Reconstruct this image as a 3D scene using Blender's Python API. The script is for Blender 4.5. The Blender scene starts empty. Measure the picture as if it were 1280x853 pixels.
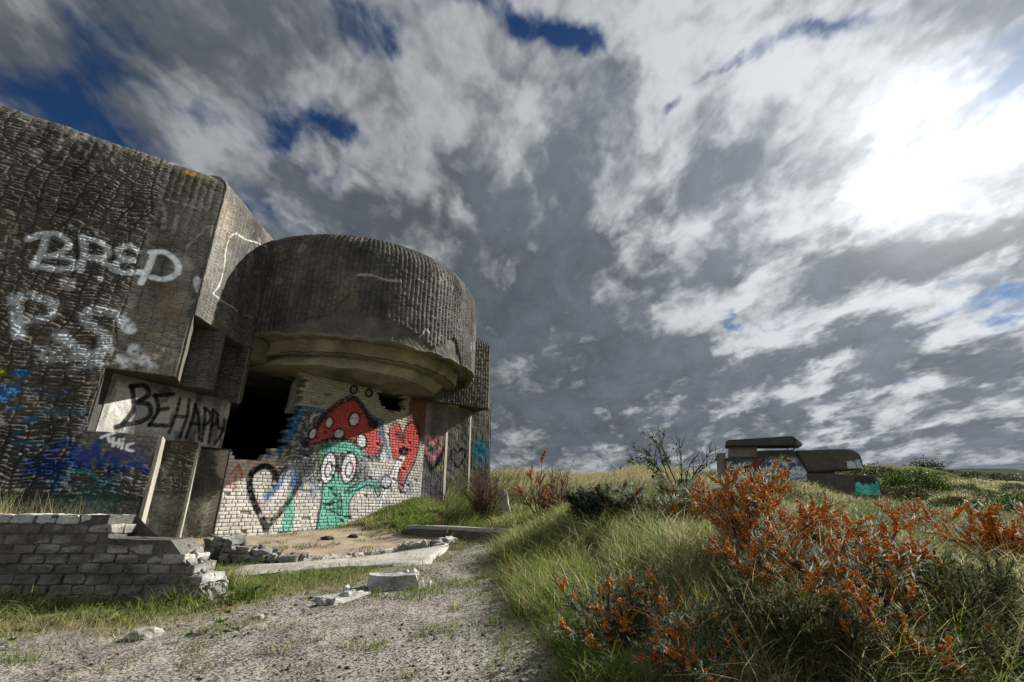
import bpy, bmesh, math, random
import numpy as np
from mathutils import Vector
rng = np.random.default_rng(7); random.seed(7)
SC = bpy.context.scene; COL = SC.collection
R_ = math.radians
# ------------------------------------------------------------------ camera model (16 mm lens, slight upward pitch)
FOC, PITCH_PX = 569.0, 203.5
TH = math.atan(PITCH_PX/FOC); CT, ST = math.cos(TH), math.sin(TH); CAMZ = 1.0
def ray(u, v):
    x = (np.asarray(u, float)-640)/FOC; y = (426.5-np.asarray(v, float))/FOC
    return np.stack([x, CT-y*ST, ST+y*CT], -1)
def at(u, v, Y):                      # point on the sight line of a photo pixel at depth Y
    d = ray(u, v); return np.array([0, 0, CAMZ]) + d*(Y/d[1])
def azd(deg): a = R_(deg); return np.array([math.sin(a), math.cos(a)])
def on_plane(u, v, P, dr):            # photo pixel -> (distance along wall, height) on a vertical plane
    d = ray(u, v); n = np.array([dr[1], -dr[0]])
    t = (P[0]*n[0]+P[1]*n[1])/(d[..., 0]*n[0]+d[..., 1]*n[1])
    q = d*t[..., None]
    return (q[..., 0]-P[0])*dr[0]+(q[..., 1]-P[1])*dr[1], q[..., 2]+CAMZ
# ------------------------------------------------------------------ noise
def _h(i, j, s):
    n = (i.astype(np.int64)*374761393 + j.astype(np.int64)*668265263 + s*974634777) & 0xffffffff
    n = ((n ^ (n >> 13))*1274126177) & 0xffffffff
    return ((n ^ (n >> 16)) & 0xffff)/65535.0
def vn(x, y, s=0):
    x = np.asarray(x, float); y = np.asarray(y, float)
    i = np.floor(x); j = np.floor(y); fx = x-i; fy = y-j
    fx = fx*fx*(3-2*fx); fy = fy*fy*(3-2*fy)
    a = _h(i, j, s); b = _h(i+1, j, s); c = _h(i, j+1, s); d = _h(i+1, j+1, s)
    return (a*(1-fx)+b*fx)*(1-fy)+(c*(1-fx)+d*fx)*fy
def fbm(x, y, s=0, o=4):
    v = 0; a = .5; t = 0
    for k in range(o):
        v = v+a*vn(x*2**k, y*2**k, s+k*17); t += a; a *= .5
    return v/t
def sst(a, b, x): t = np.clip((x-a)/(b-a), 0, 1); return t*t*(3-2*t)
# ------------------------------------------------------------------ mesh helpers
def link(o, parent=None):
    COL.objects.link(o)
    if parent is not None:
        o.parent = parent
        o.matrix_parent_inverse = Pinv(parent)
    return o
def Pinv(p):
    from mathutils import Matrix
    M = Matrix.Translation(p.location)
    q = p
    if q.parent is not None: return Matrix.Identity(4) if q.type == 'MESH' else M.inverted()
    return M.inverted()
def np_mesh(name, V, F, mat, parent=None, col=None, smooth=False):
    V = np.ascontiguousarray(V, np.float32); F = np.ascontiguousarray(F, np.int32)
    me = bpy.data.meshes.new(name); k = F.shape[1]
    me.vertices.add(len(V)); me.vertices.foreach_set('co', V.ravel())
    me.loops.add(F.size); me.loops.foreach_set('vertex_index', F.ravel())
    me.polygons.add(len(F)); me.polygons.foreach_set('loop_start', np.arange(0, F.size, k, dtype=np.int32))
    me.polygons.foreach_set('loop_total', np.full(len(F), k, np.int32))
    if smooth: me.polygons.foreach_set('use_smooth', np.ones(len(F), bool))
    if col is not None: set_col(me, col)
    me.update(calc_edges=True); me.validate()
    me.materials.append(mat)
    return link(bpy.data.objects.new(name, me), parent)
def set_col(me, col):
    col = np.asarray(col, np.float32)
    n = len(me.vertices)
    if col.ndim == 1: col = np.tile(col, (n, 1))
    a = me.color_attributes.new('Col', 'FLOAT_COLOR', 'POINT')
    a.data.foreach_set('color', np.c_[col, np.ones(n, np.float32)].astype(np.float32).ravel())
def bm_obj(name, bm, mat, parent=None, col=(.2, .2, .2), smooth=False):
    bmesh.ops.recalc_face_normals(bm, faces=bm.faces)
    me = bpy.data.meshes.new(name); bm.to_mesh(me); bm.free()
    if smooth: me.polygons.foreach_set('use_smooth', [True]*len(me.polygons))
    set_col(me, np.array(col)); me.materials.append(mat)
    return link(bpy.data.objects.new(name, me), parent)
def thing(name, label, cat, loc, group=None):
    o = bpy.data.objects.new(name, None); o.location = Vector([float(c) for c in loc]); COL.objects.link(o)
    o.empty_display_size = .2
    o['label'] = label; o['category'] = cat
    if group: o['group'] = group
    return o
def tag(o, label=None, cat=None, group=None, kind=None):
    for k, v in (('label', label), ('category', cat), ('group', group), ('kind', kind)):
        if v: o[k] = v
    return o
def prism_bm(poly, z0, z1, bevel=0.0, bm=None):
    own = bm or bmesh.new()
    lo = [own.verts.new((p[0], p[1], z0)) for p in poly]; hi = [own.verts.new((p[0], p[1], z1)) for p in poly]
    n = len(poly); own.faces.new(lo[::-1]); own.faces.new(hi)
    es = []
    for i in range(n):
        own.faces.new((lo[i], lo[(i+1) % n], hi[(i+1) % n], hi[i]))
    if bevel:
        bmesh.ops.bevel(own, geom=[e for e in own.edges], offset=bevel, segments=2, affect='EDGES', clamp_overlap=True)
    return own
def rough_up(bm, amp, scale, cuts=0, seed=0):
    if cuts: bmesh.ops.subdivide_edges(bm, edges=bm.edges[:], cuts=cuts, use_grid_fill=True)
    bm.normal_update()
    from mathutils import noise
    off = Vector((seed*7.3, seed*3.1, seed*1.7))
    for v in bm.verts:
        v.co += noise.noise_vector(v.co*scale+off)*amp
def sheet(name, pos, nrm, h, col, mat, parent, mask=None, skirt=.06):
    nu, nv = pos.shape[:2]
    V = (pos+nrm*h[..., None]).reshape(-1, 3); C = col.reshape(-1, 3); N = nrm.reshape(-1, 3)
    idx = np.arange(nu*nv).reshape(nu, nv)
    F = np.stack([idx[:-1, :-1], idx[1:, :-1], idx[1:, 1:], idx[:-1, 1:]], -1).reshape(-1, 4)
    if mask is not None: F = F[mask.reshape(-1)]
    E = np.concatenate([F[:, [0, 1]], F[:, [1, 2]], F[:, [2, 3]], F[:, [3, 0]]])
    key = np.sort(E, 1); k1 = key[:, 0].astype(np.int64)*len(V)+key[:, 1]
    _, inv, cnt = np.unique(k1, return_inverse=True, return_counts=True)
    B = E[cnt[inv] == 1]
    bv = np.unique(B); m = np.full(len(V), -1); m[bv] = np.arange(len(bv))+len(V)
    V2 = np.concatenate([V, V[bv]-N[bv]*skirt]); C2 = np.concatenate([C, C[bv]*.8])
    F2 = np.concatenate([F, np.stack([B[:, 1], B[:, 0], m[B[:, 0]], m[B[:, 1]]], -1)])
    used = np.unique(F2); rm = np.full(len(V2), -1); rm[used] = np.arange(len(used))
    return np_mesh(name, V2[used], rm[F2], mat, parent, C2[used])
# ------------------------------------------------------------------ materials
def new_mat(name):
    m = bpy.data.materials.new(name); m.use_nodes = True
    nt = m.node_tree; b = nt.nodes['Principled BSDF']; return m, nt, b
def nd(nt, t, **kw):
    n = nt.nodes.new(t)
    for k, v in kw.items():
        if k.startswith('i_'):
            n.inputs[k[2:].replace('_', ' ')].default_value = v
        else: setattr(n, k, v)
    return n
def surf_mat(name, rough=.92, s1=3., s2=40., lo=.7, hi=1.25, bump=.3, bscale=60., spec=.2, bdist=.01):
    m, nt, b = new_mat(name); L = nt.links.new
    at_ = nd(nt, 'ShaderNodeAttribute', attribute_name='Col')
    tc = nd(nt, 'ShaderNodeTexCoord')
    geo = nd(nt, 'ShaderNodeNewGeometry')
    n1 = nd(nt, 'ShaderNodeTexNoise', i_Scale=s1, i_Detail=6., i_Roughness=.62); L(geo.outputs['Position'], n1.inputs['Vector'])
    n2 = nd(nt, 'ShaderNodeTexNoise', i_Scale=s2, i_Detail=4., i_Roughness=.7); L(geo.outputs['Position'], n2.inputs['Vector'])
    a = nd(nt, 'ShaderNodeMath', operation='ADD'); L(n1.outputs['Fac'], a.inputs[0]); L(n2.outputs['Fac'], a.inputs[1])
    mr = nd(nt, 'ShaderNodeMapRange'); mr.inputs[1].default_value = .65; mr.inputs[2].default_value = 1.35
    mr.inputs[3].default_value = lo; mr.inputs[4].default_value = hi; L(a.outputs[0], mr.inputs[0])
    mx = nd(nt, 'ShaderNodeVectorMath', operation='SCALE'); L(at_.outputs['Color'], mx.inputs[0]); L(mr.outputs[0], mx.inputs['Scale'])
    L(mx.outputs[0], b.inputs['Base Color'])
    b.inputs['Roughness'].default_value = rough; b.inputs['Specular IOR Level'].default_value = spec*.15
    n3 = nd(nt, 'ShaderNodeTexNoise', i_Scale=bscale, i_Detail=8., i_Roughness=.75); L(geo.outputs['Position'], n3.inputs['Vector'])
    bp = nd(nt, 'ShaderNodeBump', i_Strength=bump, i_Distance=bdist); L(n3.outputs['Fac'], bp.inputs['Height']); L(bp.outputs[0], b.inputs['Normal'])
    return m
M_CONC = surf_mat('weathered_concrete', s1=1.7, s2=25., lo=.55, hi=1.45, bump=.7, bscale=45., bdist=.012)
M_BRICK = surf_mat('painted_brick', s1=2.2, s2=30., lo=.72, hi=1.25, bump=.35, bscale=80.)
M_RUBBLE = surf_mat('rubble_masonry', s1=5., s2=40., lo=.5, hi=1.45, bump=.8, bscale=50.)
def leaf_mat(name, trans=.35, gloss=.3, rough=.45):
    m, nt, b = new_mat(name); L = nt.links.new
    at_ = nd(nt, 'ShaderNodeAttribute', attribute_name='Col')
    L(at_.outputs['Color'], b.inputs['Base Color'])
    b.inputs['Roughness'].default_value = rough; b.inputs['Specular IOR Level'].default_value = gloss
    tr = nd(nt, 'ShaderNodeBsdfTranslucent'); L(at_.outputs['Color'], tr.inputs['Color'])
    mx = nd(nt, 'ShaderNodeMixShader'); mx.inputs[0].default_value = trans
    L(b.outputs[0], mx.inputs[1]); L(tr.outputs[0], mx.inputs[2]); L(mx.outputs[0], nt.nodes['Material Output'].inputs['Surface'])
    return m
M_GRASS = leaf_mat('grass_blades', .45, .08, .5)
M_LEAF = leaf_mat('shrub_leaves', .32, .06, .6)
M_TWIG = surf_mat('bark', s1=20., s2=90., lo=.6, hi=1.3, bump=.4)
def berry_mat():
    m, nt, b = new_mat('orange_berries'); L = nt.links.new
    at_ = nd(nt, 'ShaderNodeAttribute', attribute_name='Col'); L(at_.outputs['Color'], b.inputs['Base Color'])
    b.inputs['Roughness'].default_value = .5; b.inputs['Specular IOR Level'].default_value = .12
    b.inputs['Subsurface Weight'].default_value = 0.
    return m
M_BERRY = berry_mat()
def rust_mat():
    m, nt, b = new_mat('rusty_iron'); L = nt.links.new
    n = nd(nt, 'ShaderNodeTexNoise', i_Scale=60., i_Detail=5.)
    r = nd(nt, 'ShaderNodeValToRGB'); L(n.outputs['Fac'], r.inputs[0]); L(r.outputs[0], b.inputs['Base Color'])
    r.color_ramp.elements[0].color = (.05, .015, .012, 1); r.color_ramp.elements[1].color = (.19, .06, .05, 1)
    b.inputs['Roughness'].default_value = .85
    return m
M_RUST = rust_mat()
M_IRON = surf_mat('dark_iron', s1=20., s2=60.)
def ground_mat():
    m, nt, b = new_mat('dune_ground'); L = nt.links.new
    at_ = nd(nt, 'ShaderNodeAttribute', attribute_name='Col')
    ag = nd(nt, 'ShaderNodeAttribute', attribute_name='Gravel')
    geo = nd(nt, 'ShaderNodeNewGeometry')
    n1 = nd(nt, 'ShaderNodeTexNoise', i_Scale=3., i_Detail=10., i_Roughness=.72); L(geo.outputs['Position'], n1.inputs['Vector'])
    mr = nd(nt, 'ShaderNodeMapRange'); mr.inputs[1].default_value = .3; mr.inputs[2].default_value = .7; mr.inputs[3].default_value = .6; mr.inputs[4].default_value = 1.35
    L(n1.outputs['Fac'], mr.inputs[0])
    sc = nd(nt, 'ShaderNodeVectorMath', operation='SCALE'); L(at_.outputs['Color'], sc.inputs[0]); L(mr.outputs[0], sc.inputs['Scale'])
    # stones: voronoi cells, random tone, patchy dark cinders
    vo = nd(nt, 'ShaderNodeTexVoronoi', i_Scale=105.); L(geo.outputs['Position'], vo.inputs['Vector'])
    sep = nd(nt, 'ShaderNodeSeparateColor'); L(vo.outputs['Color'], sep.inputs[0])
    n2 = nd(nt, 'ShaderNodeTexNoise', i_Scale=2.6, i_Detail=6., i_Roughness=.75); L(geo.outputs['Position'], n2.inputs['Vector'])
    ad = nd(nt, 'ShaderNodeMath', operation='ADD'); L(sep.outputs[0], ad.inputs[0]); L(n2.outputs['Fac'], ad.inputs[1])
    cr = nd(nt, 'ShaderNodeValToRGB')
    e = cr.color_ramp.elements; e[0].position = .53; e[0].color = (1, 1, 1, 1); e[1].position = .70; e[1].color = (.27, .28, .305, 1)
    hf = nd(nt, 'ShaderNodeMath', operation='MULTIPLY'); hf.inputs[1].default_value = .62; L(ad.outputs[0], hf.inputs[0]); L(hf.outputs[0], cr.inputs[0])
    mx = nd(nt, 'ShaderNodeMix', data_type='RGBA', blend_type='MULTIPLY'); L(ag.outputs['Fac'], mx.inputs[0]); L(sc.outputs[0], mx.inputs[6]); L(cr.outputs[0], mx.inputs[7])
    L(mx.outputs[2], b.inputs['Base Color']); b.inputs['Roughness'].default_value = 1.; b.inputs['Specular IOR Level'].default_value = 0.
    n3 = nd(nt, 'ShaderNodeTexNoise', i_Scale=35., i_Detail=8., i_Roughness=.8); L(geo.outputs['Position'], n3.inputs['Vector'])
    bp = nd(nt, 'ShaderNodeBump', i_Strength=.7, i_Distance=.014); L(n3.outputs['Fac'], bp.inputs['Height']); L(bp.outputs[0], b.inputs['Normal'])
    return m
M_GROUND = ground_mat()
# ------------------------------------------------------------------ plan of the bunker
F1 = azd(54); RB = azd(-36)
C1 = np.array([-5.045, 6.655]); RR = azd(-32)
Q1 = C1+RR*.6; C2 = Q1+F1*.45; Q2 = C2+RR*.78; B0 = np.array([-5.03, 8.37])
P2 = C1+azd(-2.8)*1.9; BD = azd(38); BLEN = 4.49; B1 = B0+BD*BLEN
HC = np.array([-4.1, 11.35]); HR = 3.10
A0 = C1-F1*5.0
RT = azd(3)
def pix_s(u, P, dr, v=630): return float(on_plane(np.array(u), np.array(v), P, dr)[0])
pw = [(B1, pix_s(554, B1, F1))]
E1 = B1+F1*pix_s(553, B1, F1); G1 = E1+RT*.3
E2 = G1+F1*pix_s(584, G1, F1); G2 = E2+RT*.3
E3 = G2+F1*pix_s(612, G2, F1)
# ------------------------------------------------------------------ terrain
CTRL = []
def cp(x, y, z): CTRL.append((x, y, z))
def cg(u, v, Y): p = at(u, v, Y); CTRL.append(tuple(p))
for x, y, z in [(0, .3, 0), (0, -3, -.05), (-2, 1, .0), (3, -2, .3), (-4, -2, .05), (0, -15, .1), (12, -10, .6), (-14, -8, .3),
                (-1, 3, .1), (-2.6, 4.5, .21), (-4.5, 4.3, .22), (0, 4.6, .22), (-3.3, 6, .3), (-1, 6, .31), (-.9, 8, .42), (-5, 8.3, .46), (-3.9, 9.7, .5),
                (-6.3, 5, .36), (-9, 3, .4), (-7, 9, .45), (-2.3, 11.7, 1.14), (-1.7, 10.9, .92), (-3.0, 10.55, .72), (-2.3, 9.9, .62), (-1.2, 12.3, .86), (-.4, 13, .85), (-4.5, 14, .6),
                (-.4, 8.7, .5), (.4, 10, .75), (.1, 7, .46), (.95, 6.6, .72), (.6, 5.2, .36), (1.1, 4, .46), (.9, 3, .26), (.6, 2.2, .12), (1.5, 3, .42), (2.5, 3, .46),
                (2, 2, .3), (1.2, 1.2, .12), (4, 3, .5), (3, 5, .64), (2, 6, .78), (1.6, 8, .95), (4, 7.5, .68), (6, 5, .48), (8, 2, .5), (7, 8, .55)]: cp(x, y, z)
for u, v, Y in [(640, 612, 16), (640, 600, 23), (760, 598, 22), (850, 596, 22), (700, 628, 13), (830, 630, 11), (900, 622, 14), (930, 622, 26), (980, 607, 36), (1050, 627, 36),
                (1000, 600, 50), (1085, 636, 40), (960, 654, 11), (1060, 666, 12), (1090, 652, 22), (1150, 608, 55), (1150, 654, 22), (1250, 668, 16), (1250, 632, 38), (1270, 612, 80),
                (1200, 606, 75), (1250, 600, 150), (1150, 592, 110), (1190, 602, 220), (1270, 597, 340), (1100, 593, 150), (1275, 676, 10)]: cg(u, v, Y)
for x, y, z in [(0, 34, 1.9), (4, 34, 1.9), (-8, 30, 2.), (0, 70, 2.5), (-30, 40, 3), (-60, 100, 6), (20, 200, 10), (150, 600, 27), (420, 420, 27), (700, 100, 25), (-400, 500, 25), (-600, -200, 15), (500, -500, 15), (0, -700, 10), (60, 10, 2), (40, -20, 1.5), (0, 1200, 55), (1000, 900, 55), (-40, -30, 2)]: cp(x, y, z)
CTRL = np.array(CTRL)
def warp(x, y):
    d = np.hypot(x, y)+2.5; a = np.arctan2(x, y)
    L = np.log(d)
    return np.stack([x/d*1.6*np.minimum(L, 3.2), y/d*1.6*np.minimum(L, 3.2), L*1.1], -1)
_W = warp(CTRL[:, 0], CTRL[:, 1])
def _phi(r): return r**3
_D = np.linalg.norm(_W[:, None]-_W[None], axis=-1)
_n = len(CTRL); _A = np.zeros((_n+4, _n+4)); _A[:_n, :_n] = _phi(_D)+np.eye(_n)*1e-3; _A[:_n, _n] = 1; _A[:_n, _n+1:] = _W; _A[_n, :_n] = 1; _A[_n+1:, :_n] = _W.T
_c = np.linalg.solve(_A, np.r_[CTRL[:, 2], np.zeros(4)])
def H(x, y, micro=True):
    x = np.asarray(x, float); y = np.asarray(y, float); sh = x.shape; x = x.ravel(); y = y.ravel(); out = np.empty(len(x))
    for i in range(0, len(x), 40000):
        w = warp(x[i:i+40000], y[i:i+40000])
        D = np.linalg.norm(w[:, None]-_W[None], axis=-1)
        out[i:i+40000] = _phi(D)@_c[:_n]+_c[_n]+w@_c[_n+1:]
    d = np.hypot(x, y)
    if micro:
        out += (fbm(x*1.1, y*1.1, 3)-.5)*.10*sst(1, 6, d)*(1-sst(15, 30, d))
        out += (fbm(x*.22, y*.22, 5)-.5)*.75*sst(13, 35, d)
        out += (fbm(x*.05, y*.05, 9)-.5)*4.5*sst(50, 120, d)+(fbm(x*.14, y*.14, 10)-.5)*1.6*sst(35, 70, d)*(1-sst(140, 250, d))
        out += (fbm(x*.012, y*.012, 11)-.5)*12*sst(150, 420, d)
    return out.reshape(sh)
def h1(x, y): return float(H(np.array([x]), np.array([y]))[0])
def inpoly(x, y, poly):
    c = np.zeros(x.shape, bool); n = len(poly)
    for i in range(n):
        x0, y0 = poly[i]; x1, y1 = poly[(i+1) % n]
        if y0 == y1: continue
        c ^= ((y0 > y) != (y1 > y)) & (x < (x1-x0)*(y-y0)/(y1-y0)+x0)
    return c
def seg_d(x, y, pts):
    b = np.full(np.shape(x), 1e9)
    for (x0, y0), (x1, y1) in zip(pts[:-1], pts[1:]):
        dx, dy = x1-x0, y1-y0; L2 = dx*dx+dy*dy+1e-12
        t = np.clip(((x-x0)*dx+(y-y0)*dy)/L2, 0, 1)
        b = np.minimum(b, np.hypot(x-x0-t*dx, y-y0-t*dy))
    return b
PATH = [(-12, -6), (-6.5, 2.2), (-4.6, 3.3), (-2.9, 3.75), (-2.2, 4.3), (-1.6, 5.2), (-1.1, 6.3), (-.95, 7.6), (-.5, 8.2), (.05, 7.6), (-.2, 6.2), (.0, 4.8), (.2, 3.6), (.3, 2.6), (.4, 1.5), (1.5, -2), (3, -8)]
SAND = [(-5.3, 8.0), (-4.3, 6.3), (-2.9, 5.7), (-1.4, 6.2), (-.8, 7.5), (-1.1, 8.6), (-2.0, 9.2), (-2.9, 10.1), (-3.9, 9.9)]
BUNKER_FP = [tuple(A0), tuple(C1), tuple(Q1), tuple(C2), tuple(Q2), tuple(B0), tuple(B1), tuple(E1), tuple(G1), tuple(E2), tuple(G2), tuple(E3), tuple(E3+RB*9), tuple(A0+RB*9)]
def path_mask(x, y, soft=.25):
    n = (fbm(x*2.3, y*2.3, 21)-.5)*.9
    d = seg_d(x, y, PATH+[PATH[0]]); d = np.where(inpoly(x, y, PATH), d, -d)
    return sst(-soft, soft, d+n*.55)
def sand_mask(x, y, soft=.2):
    n = (fbm(x*2.3, y*2.3, 23)-.5)*.5
    d = seg_d(x, y, SAND+[SAND[0]]); d = np.where(inpoly(x, y, SAND), d, -d)
    return sst(-soft, soft, d+n)
def build_ground():
    az = np.concatenate([np.linspace(-180, -62, 90)[:-1], np.linspace(-62, 62, 640), np.linspace(62, 180, 90)[1:-1]])
    rad = np.exp(np.linspace(np.log(.5), np.log(1700), 420))
    A, D = np.meshgrid(np.radians(az), rad, indexing='ij')
    x = np.sin(A)*D; y = np.cos(A)*D; z = H(x, y)
    pm = path_mask(x, y); sm = sand_mask(x, y); d = np.hypot(x, y)
    n1 = fbm(x*.9, y*.9, 31); n2 = fbm(x*.13, y*.13, 33); n3 = fbm(x*.03, y*.03, 35, 5)
    z = z+pm*(fbm(x*14, y*14, 41)-.5)*.02
    soil = np.stack([.13+.05*n1, .11+.05*n1, .055+.02*n1], -1)
    tan_ = np.array([.28, .25, .13]); green = np.array([.13, .15, .05]); dark = np.array([.035, .045, .022]); olive = np.array([.13, .13, .055])
    k = sst(.4, .62, n2)[..., None]; far = tan_*k+green*(1-k)
    k2 = sst(.5, .62, n3+.25*(fbm(x*.25, y*.25, 37)-.5))[..., None]; far = far*(1-k2)+olive*k2
    k3 = sst(.52, .62, fbm(x*.09, y*.09, 39, 5))[..., None]*sst(40, 90, d)[..., None]; far = far*(1-k3)+dark*k3
    k4 = (sst(.68, .74, fbm(x*.05+7, y*.05, 43))*sst(40, 70, d)*(1-sst(120, 220, d)))[..., None]; far = far*(1-k4)+np.array([.42, .38, .3])*k4
    f = sst(10, 22, d)[..., None]; col = soil*(1-f)+far*f
    k5 = sst(130, 300, d)[..., None]; col = col*(1-k5)+(np.array([.055, .062, .042])+.05*(n3[..., None]-.4))*k5
    sand = np.array([.34, .305, .255])*(.85+.3*n1[..., None])
    col = col*(1-pm[..., None])+sand*pm[..., None]
    s2 = np.array([.31, .255, .185])*(.8+.4*n1[..., None]); col = col*(1-sm[..., None])+s2*sm[..., None]
    n, m = x.shape; idx = np.arange(n*m).reshape(n, m); nx = np.roll(idx, -1, 0)
    F = np.stack([idx[:, :-1], idx[:, 1:], nx[:, 1:], nx[:, :-1]], -1).reshape(-1, 4)
    V = np.stack([x, y, z], -1).reshape(-1, 3); C = col.reshape(-1, 3)
    V = np.concatenate([V, [[0, 0, h1(0, 0.01)]]]); C = np.concatenate([C, [[.35, .3, .24]]])
    c = len(V)-1
    i0 = idx[:, 0]; fan = np.stack([np.full(n, c), i0, np.roll(i0, -1), np.roll(i0, -1)], -1)
    me_o = None
    F4 = F
    o = np_mesh('ground', V, F4, M_GROUND, None, C, smooth=True)
    me = o.data
    g = me.attributes.new('Gravel', 'FLOAT', 'POINT')
    gv = np.clip(pm*1.0+sm*.12, 0, 1).reshape(-1); gv = np.r_[gv, 0]
    g.data.foreach_set('value', gv.astype(np.float32))
    tag(o, kind='structure'); tag(o, 'sandy dune ground with gravel track and grassy hollows', 'ground')
build_ground()
#PART2
# ------------------------------------------------------------------ painting helpers (colour attribute on dense wall sheets)
class Canvas:
    """Colours of a wall sheet in wall metres (s along the wall, z up)."""
    def __init__(self, S, Z, col, P, dr, seed=0):
        self.S, self.Z, self.C, self.P, self.dr, self.seed = S, Z, col, P, dr, seed
        self.nf = fbm(S*22, Z*22, 50+seed, 3); self.ng = fbm(S*5, Z*5, 60+seed, 3)
    def px(self, pts):
        pts = np.array(pts, float); s, z = on_plane(pts[:, 0], pts[:, 1], self.P, self.dr); return list(zip(s, z))
    def _mix(self, m, c, w=None):
        w = w or (slice(None), slice(None)); self.C[w] = self.C[w]*(1-m[..., None])+np.array(c)*m[..., None]
    def win(self, q, pad):
        q = np.array(q); s = self.S[:, 0]; z = self.Z[0]
        i = np.searchsorted(s, [q[:, 0].min()-pad, q[:, 0].max()+pad]); j = np.searchsorted(z, [q[:, 1].min()-pad, q[:, 1].max()+pad])
        return slice(i[0], max(i[1], i[0]+1)), slice(j[0], max(j[1], j[0]+1))
    def stroke(self, pts, w, c, a=.95, soft=.35, wear=.25, smooth=True):
        q = self.px(pts)
        if smooth and len(q) > 2: q = curve(q)
        r = w/2; W = self.win(q, r*2+.02); d = seg_d(self.S[W], self.Z[W], q)
        m = (1-sst(r*(1-soft), r*(1+soft), d))*a*(1-wear*1.5*sst(.45, .72, self.nf[W]))
        self._mix(m, c, W)
    def fill(self, pts, c, a=.95, soft=.015, wear=.2, smooth=False, edge=0):
        q = self.px(pts)
        if smooth: q = curve(q+[q[0]])
        W = self.win(q, soft+edge+.02); S, Z = self.S[W], self.Z[W]; d = seg_d(S, Z, list(q)+[q[0]]); d = np.where(inpoly(S, Z, list(q)), d, -d)
        if edge: d = d+(self.ng[W]-.5)*edge
        m = sst(-soft, soft, d)*a*(1-wear*1.5*sst(.45, .72, self.nf[W])); self._mix(m, c, W)
    def ell(self, cx, cy, rx, ry, c, rot=0, a=.95, grow=1., **k):
        t = np.linspace(0, 2*math.pi, 20)[:-1]; cr, sr = math.cos(R_(rot)), math.sin(R_(rot))
        x = np.cos(t)*rx*grow; y = np.sin(t)*ry*grow
        self.fill(list(zip(cx+x*cr-y*sr, cy+x*sr+y*cr)), c, a, **k)
    def ring(self, cx, cy, rx, ry, w, c, rot=0, **k):
        t = np.linspace(0, 2*math.pi, 18); cr, sr = math.cos(R_(rot)), math.sin(R_(rot)); x = np.cos(t)*rx; y = np.sin(t)*ry
        self.stroke(list(zip(cx+x*cr-y*sr, cy+x*sr+y*cr)), w, c, **k)
    def fog(self, cx, cy, r, c, a=.7, lo=.4, hi=.65):
        s, z = self.px([(cx, cy)])[0]; W = self.win([(s, z)], r); d = np.hypot(self.S[W]-s, self.Z[W]-z)
        self._mix((1-sst(r*.3, r, d))*a*sst(lo, hi, self.ng[W]*.6+self.nf[W]*.4), c, W)
def curve(q, n=5):
    q = np.array(q); p = np.vstack([2*q[0]-q[1], q, 2*q[-1]-q[-2]]); out = []
    for i in range(1, len(p)-2):
        for t in np.linspace(0, 1, n, endpoint=False):
            out.append(.5*((2*p[i])+(-p[i-1]+p[i+1])*t+(2*p[i-1]-5*p[i]+4*p[i+1]-p[i+2])*t*t+(-p[i-1]+3*p[i]-3*p[i+1]+p[i+2])*t**3))
    out.append(q[-1]); return [tuple(o) for o in out]
def crop(ox, oy, sc):
    return lambda pts: [(ox+x/sc, oy+y/sc) for x, y in pts]
def wall_pos(P, dr, S, Z, ztop=None, rad=.3, rough=0.):
    n = np.array([dr[1], -dr[0]])
    N = np.zeros(S.shape+(3,)); N[..., :2] = n
    pos = np.stack([P[0]+S*dr[0], P[1]+S*dr[1], Z], -1)
    if ztop is not None:
        a = np.clip((Z-ztop)/rad, 0, math.pi/2); ov = np.maximum(Z-ztop-rad*math.pi/2, 0)
        up = Z > ztop; back = np.where(up, rad*(1-np.cos(a))+ov, 0)
        pos[..., 2] = np.where(up, ztop+rad*np.sin(a), Z)
        pos[..., 0] -= n[0]*back; pos[..., 1] -= n[1]*back
        N = N*np.cos(a)[..., None]; N[..., 2] = np.sin(a)
    return pos, N
def grid(s0, s1, z0, z1, res):
    return np.meshgrid(np.linspace(s0, s1, int((s1-s0)/res)+1), np.linspace(z0, z1, int((z1-z0)/res)+1), indexing='ij')
def flakes(S, Z, cw=.2, rh=.05, seed=0, amp=.018):
    """cracked, shingle-like skin left by the formwork: columns cut by vertical cracks, rows of thin chips"""
    w = (fbm(S*1.3, Z*1.3, seed, 3)-.5)
    s = S+w*.35+(fbm(S*7, Z*7, seed+1, 2)-.5)*.05; z = Z+w*.3+(fbm(S*6, Z*9, seed+2, 2)-.5)*.05
    c = s/cw; ci = np.floor(c); cf = c-ci
    z2 = z+(_h(ci, ci*0, seed+3)-.5)*rh*2+(cf-.5)*rh*(.6*(_h(ci, ci*0+5, seed+3)-.2))
    r = z2/rh*(.85+.3*_h(ci, ci*0+9, seed)); ri = np.floor(r); rf = r-ri
    # rows are split again into shorter chips
    k = _h(ci, ri, seed+4); sv = cf*(1+np.floor(k*3.2))+k; sub = np.floor(sv); q = _h(ci*7+sub, ri, seed+5); sf = sv-sub; z2 = z2+(q-.5)*rh*.5; r = z2/rh*(.85+.3*_h(ci, ci*0+9, seed)); rf = r-np.floor(r)
    e = np.minimum(rf, 1-rf); row = sst(0, .3, e); colm = sst(0, .10, np.minimum(cf, 1-cf))
    h = (.25+.75*q)*row*colm*sst(0, .09, np.minimum(sf, 1-sf)+.03)*(1-.5*rf)
    big = fbm(S*.9, Z*.9, seed+8, 4); sp = sst(.60, .66, fbm(S*1.3, Z*1.3, seed+13, 5))
    h = h*amp*(.1+1.8*big)*(1-.7*sp)-sp*amp*.12+sp*(fbm(S*12, Z*12, seed+14, 4)-.5)*amp*1.0+(fbm(S*20, Z*20, seed+9, 3)-.5)*amp*.5
    return h, row*colm, q
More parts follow.
